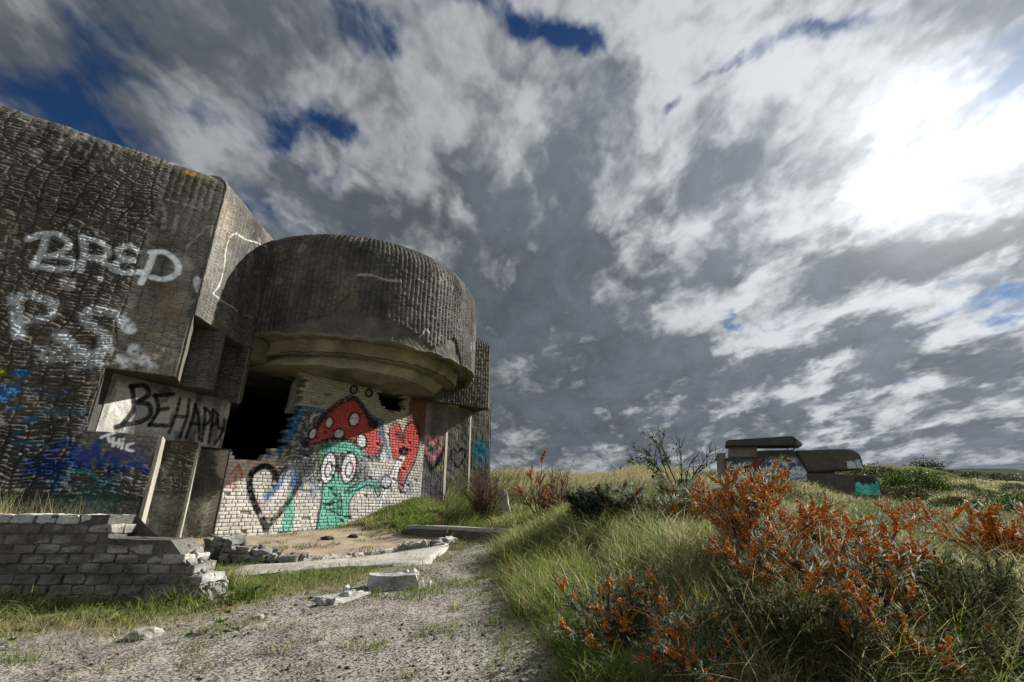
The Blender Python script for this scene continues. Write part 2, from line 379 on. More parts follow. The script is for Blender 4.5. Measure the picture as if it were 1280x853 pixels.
def ribs(S, Z, per=.085, seed=0, amp=.02):
    w = (fbm(S*1.5, Z*.6, seed, 2)-.5)*.12
    c = (S+w)/per; ci = np.floor(c); cf = c-ci
    prof = np.sin(math.pi*cf)**.8
    r = (Z+(_h(ci, ci*0, seed)-.5)*.2)/.06+(fbm(S*9, Z*4, seed+1, 2)-.5)*1.2; rf = r-np.floor(r); q = _h(ci, np.floor(r), seed+2)
    h = prof*(.45+.55*q)*sst(0, .25, np.minimum(rf, 1-rf)*.8+.1)
    return h*amp+(fbm(S*18, Z*18, seed+5, 3)-.5)*amp*.6, prof, q
def conc_col(S, Z, tone, relief, q, seed=0, brown=.0):
    m = fbm(S*.8, Z*.8, seed+20, 5); m2 = fbm(S*4, Z*4, seed+21, 4); run = fbm(S*3.5, Z*.35, seed+22, 4)
    v = tone*(.55+.55*relief)*(.8+.4*q)*(.55+.9*m)*(.7+.6*m2)*(.50+1.0*run)
    lich = sst(.70, .76, fbm(S*2.6+3, Z*2.6, seed+24, 5))*.55; v = v*(1-lich)+.26*lich
    warm = sst(.5, .7, fbm(S*1.1, Z*1.1, seed+23, 4))[..., None]
    base = np.array([1.0, .965, .90])*(1-warm)+np.array([1.08, .97, .80])*warm
    return v[..., None]*base
BLACK = (.012, .013, .014); WHITE = (.62, .63, .64)
# ------------------------------------------------------------------ the big casemate
BK = thing('gun_bunker', 'huge weathered concrete gun bunker with rounded hood, covered in graffiti', 'bunker', (C1[0], C1[1], h1(C1[0], C1[1])))
DARKC = (.07, .066, .058)
def back(p, k=9): return p+RB*k
def solid(name, poly, z0, z1, col=DARKC, bevel=.0, parent=BK, rough=0, seed=0):
    bm = prism_bm([tuple(p) for p in poly], z0, z1, bevel)
    return bm_obj(name, bm, M_CONC, parent, col)
eps = 0.012
def inset(p, d): return p+d
# solid cores (sheets with the real relief are laid 1 cm in front)
nF1 = np.array([F1[1], -F1[0]])
core = bmesh.new()
Zs0, Zs1, Zm = 1.93, 2.79, 3.85
S_ = C1-F1*.83
SB = np.array([-5.20, 8.30])                       # far end of the recessed painted strip
SI = S_+azd(-20)*.22
def shift(p): return p-nF1*eps
prism_bm([shift(A0), shift(C1), Q1+RR*.01-nF1*eps, shift(C2), Q2-nF1*eps, B0+np.array([-.015, .02]), back(B0, 8), back(A0, 8)], -.6, Zs0, bm=core)
prism_bm([shift(A0), shift(S_), SI, SB, back(SB, 8), back(A0, 8)], Zs0+.002, Zs1-.002, bm=core)
prism_bm([shift(A0), shift(C1), Q1+RR*.01-nF1*eps, shift(C2), Q2-nF1*eps, B0+np.array([-.015, .02]), back(B0, 8), back(A0, 8)], Zs1, Zm-.002, bm=core)
bm_obj('side_block', core, M_CONC, BK, DARKC)
roof = prism_bm([tuple(shift(A0+F1*.0)), tuple(shift(C1)), tuple(P2+np.array([-.03, 0])), (-4.8, 9.6), (-2.9, 13.6), tuple(back(E3, 3)), tuple(back(E3, 9)), tuple(back(A0, 9))], Zm, 6.2)
bm_obj('roof_slab', roof, M_CONC, BK, (.05, .045, .035))
up = prism_bm([tuple(A0-nF1*.35), tuple(C1-nF1*.35-F1*.35), tuple(P2+np.array([-.38, 0])), (-5.2, 9.9), (-4, 14), tuple(back(A0, 9))], 6.2, 6.49)
bm_obj('roof_top', up, M_CONC, BK, (.08, .075, .065))
rw = prism_bm([tuple(B1+F1*.02+RT*.02), tuple(E1+np.array([0, .012])), tuple(G1+np.array([0, .012])), tuple(E2+np.array([0, .012])), tuple(G2+np.array([0, .012])), tuple(E3+np.array([0, .012])), tuple(back(E3, 8)), tuple(back(B1, 8))], -.3, Zm-.002)
bm_obj('side_block', rw, M_CONC, BK, DARKC)
bm_obj('back_wall', prism_bm([tuple(back(B0, 7)), tuple(back(B1, 7)), tuple(back(B1, 7.5)), tuple(back(B0, 7.5))], -.3, Zm-.004), M_CONC, BK, (.03, .03, .03))
bm_obj('chamber_floor', prism_bm([tuple(B0+RB*.3), tuple(B1+RB*.3), tuple(back(B1, 7)), tuple(back(B0, 7))], -.3, .4), M_CONC, BK, (.05, .05, .045))
# --- front wall: cracked skin, lettering
def front_wall():
    S, Z = grid(-4.8, 0., -.2, 6.95, .0125)        # s = 0 at the corner C1
    h, rel, q = flakes(S, Z, .17, .043, 3, .030)
    smooth_low = sst(-.02, .05, 1.12+.05*(fbm(S*3, Z*3, 77)-.5)-Z)*sst(-1.5, -1.35, S)     # smooth repaired base
    h = h*(1-smooth_low)+smooth_low*(fbm(S*30, Z*30, 78)-.5)*.006
    smt = sst(-.95, -.75, S)*sst(1.44, 1.52, Z+.06*(fbm(S*4, Z*4, 76)-.5)); h = h*(1-smt)
    topb = sst(5.2, 6.2, Z)
    hr, pr, qr = ribs(S, Z, .11, 12, .03); h = h*(1-topb*.3)+hr*topb*.3
    col = conc_col(S, Z, .098, rel, q, 1)
    col = col*(1+.35*topb[..., None])
    sp = (vn(S*55, Z*55, 79) > .84)*smooth_low
    col = col*(1-smooth_low[..., None])+np.array([.045, .045, .042])*(.7+.6*fbm(S*4, Z*4, 80)[..., None])*smooth_low[..., None]
    col = col*(1-sp[..., None]*.7)+np.array([.22, .22, .2])*sp[..., None]*.7
    edge = sst(-.045, -.0, S+.02*(fbm(Z*3, Z*0, 81)-.5)*2)
    h = h-edge*edge*.02; col = col*(1-.6*edge[..., None])+np.array([.27, .25, .21])*.6*edge[..., None]*(.6+.8*fbm(S*20, Z*9, 82)[..., None])  # corner painted pale as if the sun catches it
    cv = Canvas(S, Z, col, C1, F1, 1)
    g = crop(0, 270, 4.267); LT = (.58, .63, .70)
    W = .085
    for pts in ([(150, 125), (240, 95), (228, 180), (180, 265)], [(240, 95), (310, 100), (370, 158), (300, 210), (225, 215)], [(290, 213), (380, 235), (405, 270), (330, 285), (180, 268)],
                [(440, 110), (450, 200), (430, 290)], [(440, 120), (530, 140), (580, 190), (540, 228), (450, 212)], [(480, 225), (560, 252), (615, 292)],
                [(735, 190), (690, 160), (640, 180), (640, 212), (708, 240)], [(708, 240), (640, 240), (615, 278), (660, 303), (755, 300)],
                [(822, 195), (790, 280), (752, 358)], [(805, 195), (880, 195), (945, 248), (945, 305), (880, 338), (810, 328)]):
        cv.stroke(g(pts), W*.95, LT, .95, .45, .2)
    for pts in ([(75, 440), (90, 540), (100, 640)], [(75, 440), (180, 425), (290, 480), (250, 540), (110, 560)], [(85, 500), (95, 560)]): cv.stroke(g(pts), W*1.3, LT, .85, .6, .5)
    for pts in ([(695, 605), (640, 540), (560, 505), (480, 510), (450, 540), (490, 590), (550, 640), (560, 700), (500, 740), (400, 710), (340, 650)], [(650, 560), (690, 605)]): cv.stroke(g(pts), W*1.5, LT, .85, .6, .5)
    for x, y, r in ((100, 635, .1), (250, 735, .2), (450, 765, .25), (560, 745, .2), (625, 775, .15), (685, 790, .13), (712, 715, .13), (870, 740, .2), (330, 640, .15), (790, 770, .2)): cv.fog(0+x/4.267, 270+y/4.267, r, LT, .75, .42, .6)
    cv.fill(g([(320, 340), (345, 328), (405, 338), (400, 395), (365, 405), (322, 385)]), (.42, .42, .41), .9)
    cv.fill(g([(512, 325), (552, 318), (556, 350), (530, 358)]), (.6, .6, .58), .95); cv.fill(g([(492, 372), (525, 370), (520, 385), (498, 386)]), (.6, .6, .58), .95)
    cv.fill([(246, 345), (251, 349), (252, 358), (248, 367), (243, 360), (242, 350)], (.5, .55, .62), .9, smooth=True)
    # chalky scratches high on the wall
    for pts, w, a in (([(193, 240), (203, 248), (222, 253), (246, 260)], .03, .5), ([(196, 242), (205, 262), (204, 285)], .06, .35), ([(222, 270), (216, 290)], .05, .25), ([(232, 310), (250, 293), (262, 283), (275, 287)], .03, .4), ([(10, 145), (34, 153), (60, 160)], .04, .35)):
        cv.stroke(pts, w, (.45, .43, .4), a, .5, .6)
    for x, y in ((190, 208), (222, 210), (232, 214), (240, 217), (215, 203)): cv.fog(x, y, .12, (.3, .2, .04), .8, .5, .66)
    cv.fog(205, 380, .5, (.13, .09, .06), .6, .35, .6); cv.fog(190, 400, .4, (.13, .1, .06), .5)
    # blue tags
    g = crop(0, 420, 3.555); B = (.02, .17, .42); NV = (.012, .03, .13)
    for x, y, w, hh in ((25, 250, 62, 34), (60, 323, 32, 9), (140, 370, 34, 14), (76, 434, 22, 12), (95, 165, 40, 12), (30, 290, 30, 6)): cv.ell(x/3.555, 420+y/3.555, w/3.555, hh/3.555, B, rot=-4, a=.85, edge=.06, soft=.03)
    cv.stroke(g([(190, 328), (290, 335), (385, 345)]), .07, (.04, .14, .24), .6, .7, .6); cv.stroke(g([(60, 480), (140, 478), (210, 492)]), .05, (.04, .16, .25), .6, .7, .6)
    cv.stroke(g([(160, 250), (230, 262), (310, 240), (250, 270)]), .06, (.03, .06, .12), .6, .6, .5); cv.fill(g([(40, 282), (75, 276), (60, 292)]), (.4, .38, .02), .8)
    cv.stroke(g([(0, 155), (8, 162)]), .08, (.35, .4, .02), .8)
    for x, y, r in ((250, 560, .45), (420, 540, .5), (560, 560, .4), (180, 580, .3), (330, 590, .3), (640, 590, .16)): cv.fog(x/3.555, 420+y/3.555, r, NV, .55, .4, .65)
    for pts in ([(240, 500), (280, 480), (330, 490), (310, 560), (250, 580), (240, 620)], [(330, 600), (380, 520), (390, 590), (430, 500), (440, 580), (480, 520)], [(480, 610), (500, 640), (450, 660)], [(500, 545), (540, 600), (590, 570), (650, 600)], [(150, 600), (200, 590), (260, 600), (240, 680)], [(420, 500), (440, 470)]):
        cv.stroke(g(pts), .075, NV, .9, .5, .3)
    cv.stroke(g([(320, 600), (400, 610), (440, 640)]), .05, (.06, .25, .27), .7); cv.stroke(g([(470, 650), (520, 630), (590, 640)]), .05, (.3, .32, .33), .5)
    for x, y, r in ((380, 700, .4), (300, 680, .35), (460, 700, .4), (520, 660, .25)): cv.fog(x/3.555, 420+y/3.555, r, (.06, .14, .125), .32, .3, .65)
    T = (.66, .68, .7)
    for pts in ([(450, 452), (478, 440), (506, 434)], [(478, 442), (487, 470)], [(503, 455), (503, 490)], [(530, 460), (526, 492)], [(503, 474), (529, 478)], [(545, 475), (541, 500)], [(547, 458), (549, 460)], [(590, 478), (565, 485), (562, 505), (590, 512)]): cv.stroke(g(pts), .034, T, 1, .3, .0, False)
    slot = (Z > Zs0) & (Z < Zs1) & (S > -.83-.03*(fbm(Z*6, Z*0, 90)))
    m = ~(slot[:-1, :-1] | slot[1:, 1:] | slot[1:, :-1] | slot[:-1, 1:])
    pos, nr = wall_pos(C1, F1, S, Z, 6.22, .28)
    sheet('front_wall', pos, nr, h, col, M_CONC, BK, m, .09)
front_wall()
# --- hood cheek: the lit side face turning in towards the hood
def cheek():
    d = azd(-2.8); S, Z = grid(0.0, 1.93, 3.83, 6.9, .0125)
    h, pr, q = ribs(S, Z, .10, 5, .035); h2, rel, q2 = flakes(S, Z, .16, .05, 6, .035); h = .5*h+.5*h2
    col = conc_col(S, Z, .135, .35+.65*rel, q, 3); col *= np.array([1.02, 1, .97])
    cv = Canvas(S, Z, col, C1, d, 2); g = crop(220, 200, 2.665)
    for pts in ([(200, 245), (180, 255), (165, 300), (160, 340), (145, 410), (122, 445)], [(122, 445), (150, 470), (185, 490), (205, 505)], [(200, 245), (230, 265), (265, 275), (300, 290)]): cv.stroke(g(pts), .028, (.6, .58, .54), .9, .5, .45)
    cv.stroke(g([(275, 430), (268, 470), (272, 495)]), .05, (.45, .44, .42), .7); cv.stroke(g([(222, 515), (250, 525)]), .03, (.4, .4, .38), .6); cv.stroke(g([(200, 360), (196, 385)]), .03, (.4, .39, .36), .6)
    n = np.array([d[1], -d[0]]); pos, nr = wall_pos(C1, d, S, Z, 6.22, .28)
    sheet('cheek_wall', pos, nr, h, col, M_CONC, BK, None, .09)
    bm_obj('cheek_soffit', prism_bm([tuple(C1-nF1*.02+np.array([-.03, .0])), tuple(P2), tuple(P2+np.array([-.6, .2])), tuple(C1+np.array([-.7, .3]))], 3.80, 3.845), M_CONC, BK, (.06, .055, .05))
cheek()
# --- stepped faces of the embrasure cheek
def step_face(P, Wd, z0, z1, tone, seed, paint=None, smooth_below=None, light_edge=True):
    S, Z = grid(0, Wd, z0, z1, .0125)
    h, rel, q = flakes(S, Z, .17, .045, seed, .02)
    if smooth_below is not None:
        k = sst(-.02, .03, smooth_below-Z+.06*(fbm(S*4, Z*4, seed)-.5)); h = h*(1-k)+(fbm(S*30, Z*30, seed)-.5)*.006*k; rel = rel*(1-k)+.6*k
    col = conc_col(S, Z, tone, rel, q, seed)
    sp = (vn(S*55, Z*55, 79+seed) > .86)[..., None]; col = np.where(sp, col*.4+.11, col)
    if light_edge:
        e = (sst(Wd-.022, Wd, S))[..., None]; col = col*(1-.7*e)+np.array([.3, .28, .24])*.7*e  # right edge painted pale, standing in for the sunlit reveal
        h = h-sst(Wd-.04, Wd, S)**2*.02
    if paint: paint(Canvas(S, Z, col, P, F1, seed))
    pos, nr = wall_pos(P, F1, S, Z)
    sheet('embrasure_step', pos, nr, h, col, M_CONC, BK, None, .05)
step_face(Q1, .45, -.1, Zs0-.02, .085, 11, None, 1.18)
def broken(cv):
    m = sst(-.03, .05, cv.S-.30+.22*(fbm(cv.S*0, cv.Z*2.2, 95)-.5)*2+(cv.nf-.5)*.12)
    m = m*sst(.2, .9, cv.Z); cv._mix(m*.85, (.36, .33, .28)); cv.fog(262, 640, .3, (.3, .28, .25), .6, .5, .6)
step_face(Q2, .425, -.1, Zs0-.03, .085, 12, broken, 2.3, False)
step_face(Q1, .45, Zs1+.01, Zm+.0, .095, 13)
step_face(Q2, .425, Zs1-.03, Zm+.0, .10, 14)
# returns of the steps: narrow strips, sunlight put into the paler tone of the lower ones
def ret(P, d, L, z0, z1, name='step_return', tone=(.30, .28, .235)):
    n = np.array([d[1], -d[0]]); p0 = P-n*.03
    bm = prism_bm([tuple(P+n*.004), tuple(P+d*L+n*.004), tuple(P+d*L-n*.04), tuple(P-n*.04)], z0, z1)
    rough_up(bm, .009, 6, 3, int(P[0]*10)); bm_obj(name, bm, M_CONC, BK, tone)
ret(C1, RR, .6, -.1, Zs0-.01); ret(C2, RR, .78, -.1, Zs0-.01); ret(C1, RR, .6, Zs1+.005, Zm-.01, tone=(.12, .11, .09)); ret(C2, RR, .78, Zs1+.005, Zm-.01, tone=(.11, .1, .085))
# --- recessed painted strip with lettering
def painted_strip():
    d = SB-SI; L = np.linalg.norm(d); d = d/L
    S, Z = grid(0, L, Zs0, Zs1, .01)
    h = (fbm(S*12, Z*12, 66)-.5)*.02
    base = .34+.34*fbm(S*3, Z*3, 67); col = base[..., None]*np.array([1, .96, .88])
    col = col*(1-.6*sst(2.55, 2.75, Z+.2*(fbm(S*4, Z*4, 68)-.5))[..., None])  # shade of the overhang painted along the top of the strip
    col = col*(1-.5*sst(.60, .66, fbm(S*6, Z*3, 69))[..., None])*(1-.55*sst(.5, .7, fbm(S*5, Z*.6, 64, 4))[..., None])*(1-.35*sst(.7, 2.2, S)[..., None])
    n = np.array([d[1], -d[0]]); P = SI+n*.015
    cv = Canvas(S, Z, col, P, d, 4); g = crop(100, 440, 3.555)
    for x, y in ((330, 250), (290, 290), (560, 300)): cv.fog(100+x/3.555, 440+y/3.555, .25, (.35, .38, .42), .5)
    for x, y in ((350, 280), (460, 330)): cv.fog(100+x/3.555, 440+y/3.555, .2, (.35, .42, .36), .4)
    for pts in ([(230, 152), (238, 250), (190, 320), (160, 335)], [(226, 155), (285, 150), (305, 190), (250, 225)], [(250, 225), (305, 235), (312, 280), (270, 310), (190, 325)]): cv.stroke(g(pts), .075, BLACK, .95, .3, .1)
    for pts in ([(335, 190), (348, 255), (308, 325)], [(330, 195), (415, 188)], [(345, 258), (392, 252)], [(308, 325), (388, 328)]): cv.stroke(g(pts), .065, BLACK, .95, .3, .1)
    for pts in ([(445, 208), (425, 280), (395, 360)], [(485, 212), (475, 290), (445, 378)], [(425, 285), (472, 290)], [(512, 235), (500, 300), (472, 378)], [(512, 235), (528, 300), (530, 390)], [(492, 318), (530, 322)],
                [(556, 250), (552, 320), (542, 395)], [(553, 250), (582, 275), (572, 312), (548, 325)], [(592, 258), (585, 330), (572, 402)], [(590, 258), (612, 282), (602, 320), (583, 328)], [(612, 300), (618, 338), (636, 345)], [(642, 300), (630, 360), (600, 408)]):
        cv.stroke(g(pts), .06, BLACK, .92, .35, .15)
    pos, nr = wall_pos(P, d, S, Z); sheet('painted_recess', pos, nr, h, col, M_CONC, BK, None, .02)
    bm = prism_bm([tuple(S_-F1*.02), tuple(S_-nF1*.25-F1*.06), tuple(S_-nF1*.25-F1*.2), tuple(S_-F1*.2)], Zs0+.004, Zs1-.004); bm_obj('slot_jamb', bm, M_CONC, BK, (.2, .18, .15))
painted_strip()
# --- rounded hood
bm_ = prism_bm([tuple(P2+np.array([.03, -.12])), (-4.80, 9.55), (-5.1, 9.75), tuple(P2+np.array([-.35, 0]))], 3.66, 4.12, .02); rough_up(bm_, .04, 4, 5, 4); bm_obj('hood_bracket', bm_, M_CONC, BK, (.17, .155, .12))  # bracket coloured in a paler, sunlit tone
def hood():
    zr, ze, ra = 4.1, 5.85, .85
    ang = np.linspace(R_(60), R_(330), 900)          # azimuth of the outward normal, through the camera side (180)
    L1 = ze-zr; L2 = ra*math.pi/2; L3 = 1.2
    vv = np.linspace(0, L1+L2+L3, 300)
    A, V = np.meshgrid(ang, vv, indexing='ij'); S = A*HR
    a = np.clip((V-L1)/ra, 0, math.pi/2); ov = np.maximum(V-L1-L2, 0)
    rr = HR-ra*(1-np.cos(a))-ov; zz = np.where(V < L1, zr+V, ze+ra*np.sin(a))+ov*.08
    jag = (fbm(S*2.2, S*0, 71, 5)-.5)*.20*(1-sst(0, .5, V)); zz = zz-jag*(V < .6)
    pos = np.stack([HC[0]+np.sin(A)*rr, HC[1]+np.cos(A)*rr, zz], -1)
    N = np.stack([np.sin(A)*np.cos(a), np.cos(A)*np.cos(a), np.sin(a)], -1)
    h, pr, q = ribs(S, V, .105, 30, .04); h2, rel, q2 = flakes(S, V, .2, .055, 31, .028); h = h*.75+h2*.45
    pk = np.interp(np.degrees(A), [110, 116, 120, 128, 136, 150, 160, 165, 170, 183, 196], [0, .5, .5, .15, .3, .4, .5, .84, .5, .2, 0])
    patch = sst(-.02, .03, pk+.22*(fbm(S*4, S*0, 74)-.5)+.12*(fbm(S*9, V*9, 73, 3)-.5)-V)   # spalled, smooth patch above the rim
    h = h*(1-patch)+patch*(-.02+(fbm(S*9, V*9, 75)-.5)*.035)
    col = conc_col(S, V, .105, .4+.6*pr*.8, q, 7)
    k = sst(R_(150), R_(110), A)[..., None]; col = col*(1+.0*k)
    col = col*(1-patch[..., None])+np.array([.115, .108, .098])*(.6+.8*fbm(S*6, V*6, 76)[..., None])*patch[..., None]
    tops = sst(L1, L1+L2, V)[..., None]; col = col*(1-.25*tops)
    rim = (1-sst(.0, .07, V+.05*(fbm(S*5, S*0, 78)-.5)))[..., None]; col = col*(1-.6*rim)+np.array([.24, .21, .15])*.6*rim
    # pale lime streaks
    def px2(u, v):
        d = ray(u, v); o = -HC; aa = d[0]**2+d[1]**2; bb = d[0]*o[0]+d[1]*o[1]; cc = o@o-HR**2; t = (-bb-math.sqrt(max(bb*bb-aa*cc, 0)))/aa
        return (math.atan2(d[0]*t-HC[0], d[1]*t-HC[1]) % (2*math.pi))*HR, d[2]*t+1-zr
    for pts, w in (([(447, 344), (465, 345), (480, 350), (500, 352)], .05), ([(522, 349), (528, 353)], .06), ([(525, 420), (532, 412), (536, 416)], .04)):
        q_ = [px2(*p) for p in pts]; dd = seg_d(S, V, curve(q_) if len(q_) > 2 else q_); m = ((1-sst(w*.3, w*.7, dd+(fbm(S*14, V*14, 79)-.5)*.04))*.7)[..., None]; col[...] = col*(1-m)+np.array([.5, .48, .44])*m
    o = sheet('hood', pos[::-1], N[::-1], h[::-1], col[::-1], M_CONC, BK, None, .15)
    # stepped soffit under the hood (inverted tiers)
    aa = np.linspace(0, 2*math.pi, 260, endpoint=False)
    prof = [(HR-.03, 4.15), (2.70, 4.17), (2.66, 4.13), (2.64, 3.88), (2.58, 3.84), (2.42, 3.85), (2.39, 3.82), (2.36, 3.62), (2.28, 3.585), (1.4, 3.57), (.02, 3.57)]
    rows = []
    fine = []
    for (r0, z0), (r1, z1) in zip(prof[:-1], prof[1:]):
        for t in np.linspace(0, 1, 6, endpoint=False): fine.append((r0+(r1-r0)*t, z0+(z1-z0)*t))
    fine.append(prof[-1]); fine = np.array(fine)
    Aa, Rr = np.meshgrid(aa, fine[:, 0], indexing='ij'); Zz = np.tile(fine[:, 1], (len(aa), 1))
    x0 = np.sin(Aa)*Rr; y0 = np.cos(Aa)*Rr
    nz = fbm(Aa*3.34*2.5, Rr*2.5, 81, 4)-.5; Rj = Rr+nz*.07*(Rr > 1.5); Zj = Zz+(fbm(x0*6+50, y0*6+50, 82, 4)-.5)*.09
    tl = sst(4.0, 3.6, Zj); P = np.stack([HC[0]+np.sin(Aa)*Rj-.25*tl, HC[1]+np.cos(Aa)*Rj-.28*tl, Zj], -1)
    n, m = Aa.shape; idx = np.arange(n*m).reshape(n, m); nx = np.roll(idx, -1, 0)
    F = np.stack([idx[:, :-1], idx[:, 1:], nx[:, 1:], nx[:, :-1]], -1).reshape(-1, 4)[:, ::-1]
    f = fbm(x0*1.8+30, y0*1.8+30, 83, 5); st = fbm(Aa*8, Rr*.7, 84, 3)
    ris = np.abs(np.gradient(Zz, axis=1))/(np.abs(np.gradient(Rr, axis=1))+1e-4) > 1.2
    c = (np.array([.20, .18, .135])*(.45+.75*f[..., None])*(.6+.7*st[..., None])); c = np.where(ris[..., None], np.array([.36, .31, .22])*(.5+.8*st[..., None]), c)  # risers painted lighter than the flats, as if catching the light
    crack = sst(.03, .0, np.abs(Rr-2.62))*sst(.4, .6, fbm(Aa*5, Rr*0, 85))
    c = c*(1-.75*crack[..., None]); dk = sst(.55, .7, fbm(x0*1.2+9, y0*1.2+9, 86, 4))[..., None]; c = c*(1-.45*dk)
    np_mesh('soffit', P.reshape(-1, 3), F, M_CONC, o, c.reshape(-1, 3))
hood()
# --- far side wing: ribbed upper block over three plain pilaster faces
def wing():
    P0 = B1+F1*.25-nF1*-.0; d = F1
    P0 = P0+nF1*.18
    smax = pix_s(613, P0, d, 500)
    S, Z = grid(-.2, smax+.25, 3.55, 5.95, .0125)
    h, pr, q = ribs(S, Z, .085, 41, .03); h2, rel, q2 = flakes(S, Z, .2, .05, 42, .02); h = h+h2*.4
    col = conc_col(S, Z, .12, .5+.5*pr, q, 9)
    # rounded outer corner in plan
    pos, nr = wall_pos(P0, d, S, Z, 5.35, .3)
    ov = np.clip(S-(smax-.12), 0, None); a = np.clip(ov/.12, 0, math.pi/2)
    sh = .12*np.sin(a)-np.minimum(ov, 99); bk = .12*(1-np.cos(a))+np.maximum(ov-.12*math.pi/2, 0)
    pos[..., 0] += d[0]*sh-nF1[0]*bk; pos[..., 1] += d[1]*sh-nF1[1]*bk
    nr = nr*np.cos(a)[..., None]+np.array([d[0], d[1], 0])*np.sin(a)[..., None]
    sheet('wing_block', pos, nr, h, col, M_CONC, BK, None, .12)
    e = P0+d*smax
    bm = prism_bm([tuple(P0-nF1*.05-d*.3), tuple(e-nF1*.05-d*.02), tuple(e+RB*8-d*.02), tuple(P0+RB*8)], 3.56, 5.5); bm_obj('wing_core', bm, M_CONC, BK, DARKC)
    g = crop(470, 400, 3.28)
    def pil(P, Wd, seed, paint, z0=-.2):
        S, Z = grid(0, Wd, .4, 3.8, .012); h = (fbm(S*8, Z*8, seed)-.5)*.02+(fbm(S*40, Z*1.5, seed+1)-.5)*.008
        col = conc_col(S, Z, .15, .8+0*S, .5+0*S, seed); e = sst(Wd-.04, Wd-.01, S)[..., None]; col = col*(1-.6*e)+np.array([.33, .3, .25])*.75*e  # pale right edge painted in, like a chamfer catching the light
        h = h-sst(Wd-.05, Wd, S)**2*.03
        paint(Canvas(S, Z, col, P, F1, seed)); pos, nr = wall_pos(P, F1, S, Z); sheet('pilaster', pos, nr, h, col, M_CONC, BK, None, .03)
    PK = (.62, .27, .29)
    def p1(cv):
        cv.fog(490, 590, .5, (.16, .12, .19), .6, .3, .6); cv.fog(545, 605, .5, (.16, .12, .19), .6, .3, .6); cv.fill(g([(235, 605), (278, 590), (275, 618), (238, 628)]), (.4, .38, .18), .7)
        cv.stroke(g([(228, 530), (205, 550), (215, 590), (232, 610), (262, 570), (272, 535)]), .09, BLACK, .85)
        cv.stroke(g([(232, 510), (215, 480), (198, 495), (200, 530), (232, 568), (262, 530), (270, 500), (255, 480), (232, 510)]), .11, PK, .95, .5)
    def p2(cv):
        cv.stroke(g([(335, 545), (318, 530), (305, 545), (310, 570), (335, 605), (362, 565), (366, 540), (350, 528), (335, 545)]), .06, BLACK, .9)
        cv.fill(g([(284, 680), (365, 672), (362, 760), (284, 740)]), (.13, .11, .15), .75, .04)
        for pts in ([(290, 700), (320, 685), (350, 700), (330, 730)], [(300, 740), (340, 710), (360, 690)]): cv.stroke(g(pts), .05, (.2, .16, .25), .6)
    def p3(cv):
        cv.fog(470+430/3.28, 400+540/3.28, .55, (.03, .16, .22), .85, .15, .5)
        for y in (530, 545, 560): cv.stroke(g([(395, y+5), (430, y-10), (462, y-2)]), .05, (.03, .14, .2), .6)
    pil(B1+RT*.0, np.linalg.norm(E1-B1), 51, p1); pil(G1, np.linalg.norm(E2-G1), 52, p2); pil(G2, np.linalg.norm(E3-G2), 53, p3)
    for P in (E1, E2):
        n = np.array([RT[1], -RT[0]]); bm = prism_bm([tuple(P+n*.003), tuple(P+RT*.3+n*.003), tuple(P+RT*.3-n*.03), tuple(P-n*.03)], .4, 3.53); bm_obj('pilaster_return', bm, M_CONC, BK, (.22, .2, .17))
    bm = prism_bm([tuple(E1-F1*.0+nF1*.02), tuple(E1+F1*.35+nF1*.02), tuple(E1+F1*.35-nF1*.2), tuple(E1-nF1*.2)], 3.5, 3.56, .01); bm_obj('ledge', bm, M_CONC, BK, (.3, .28, .24))
wing()
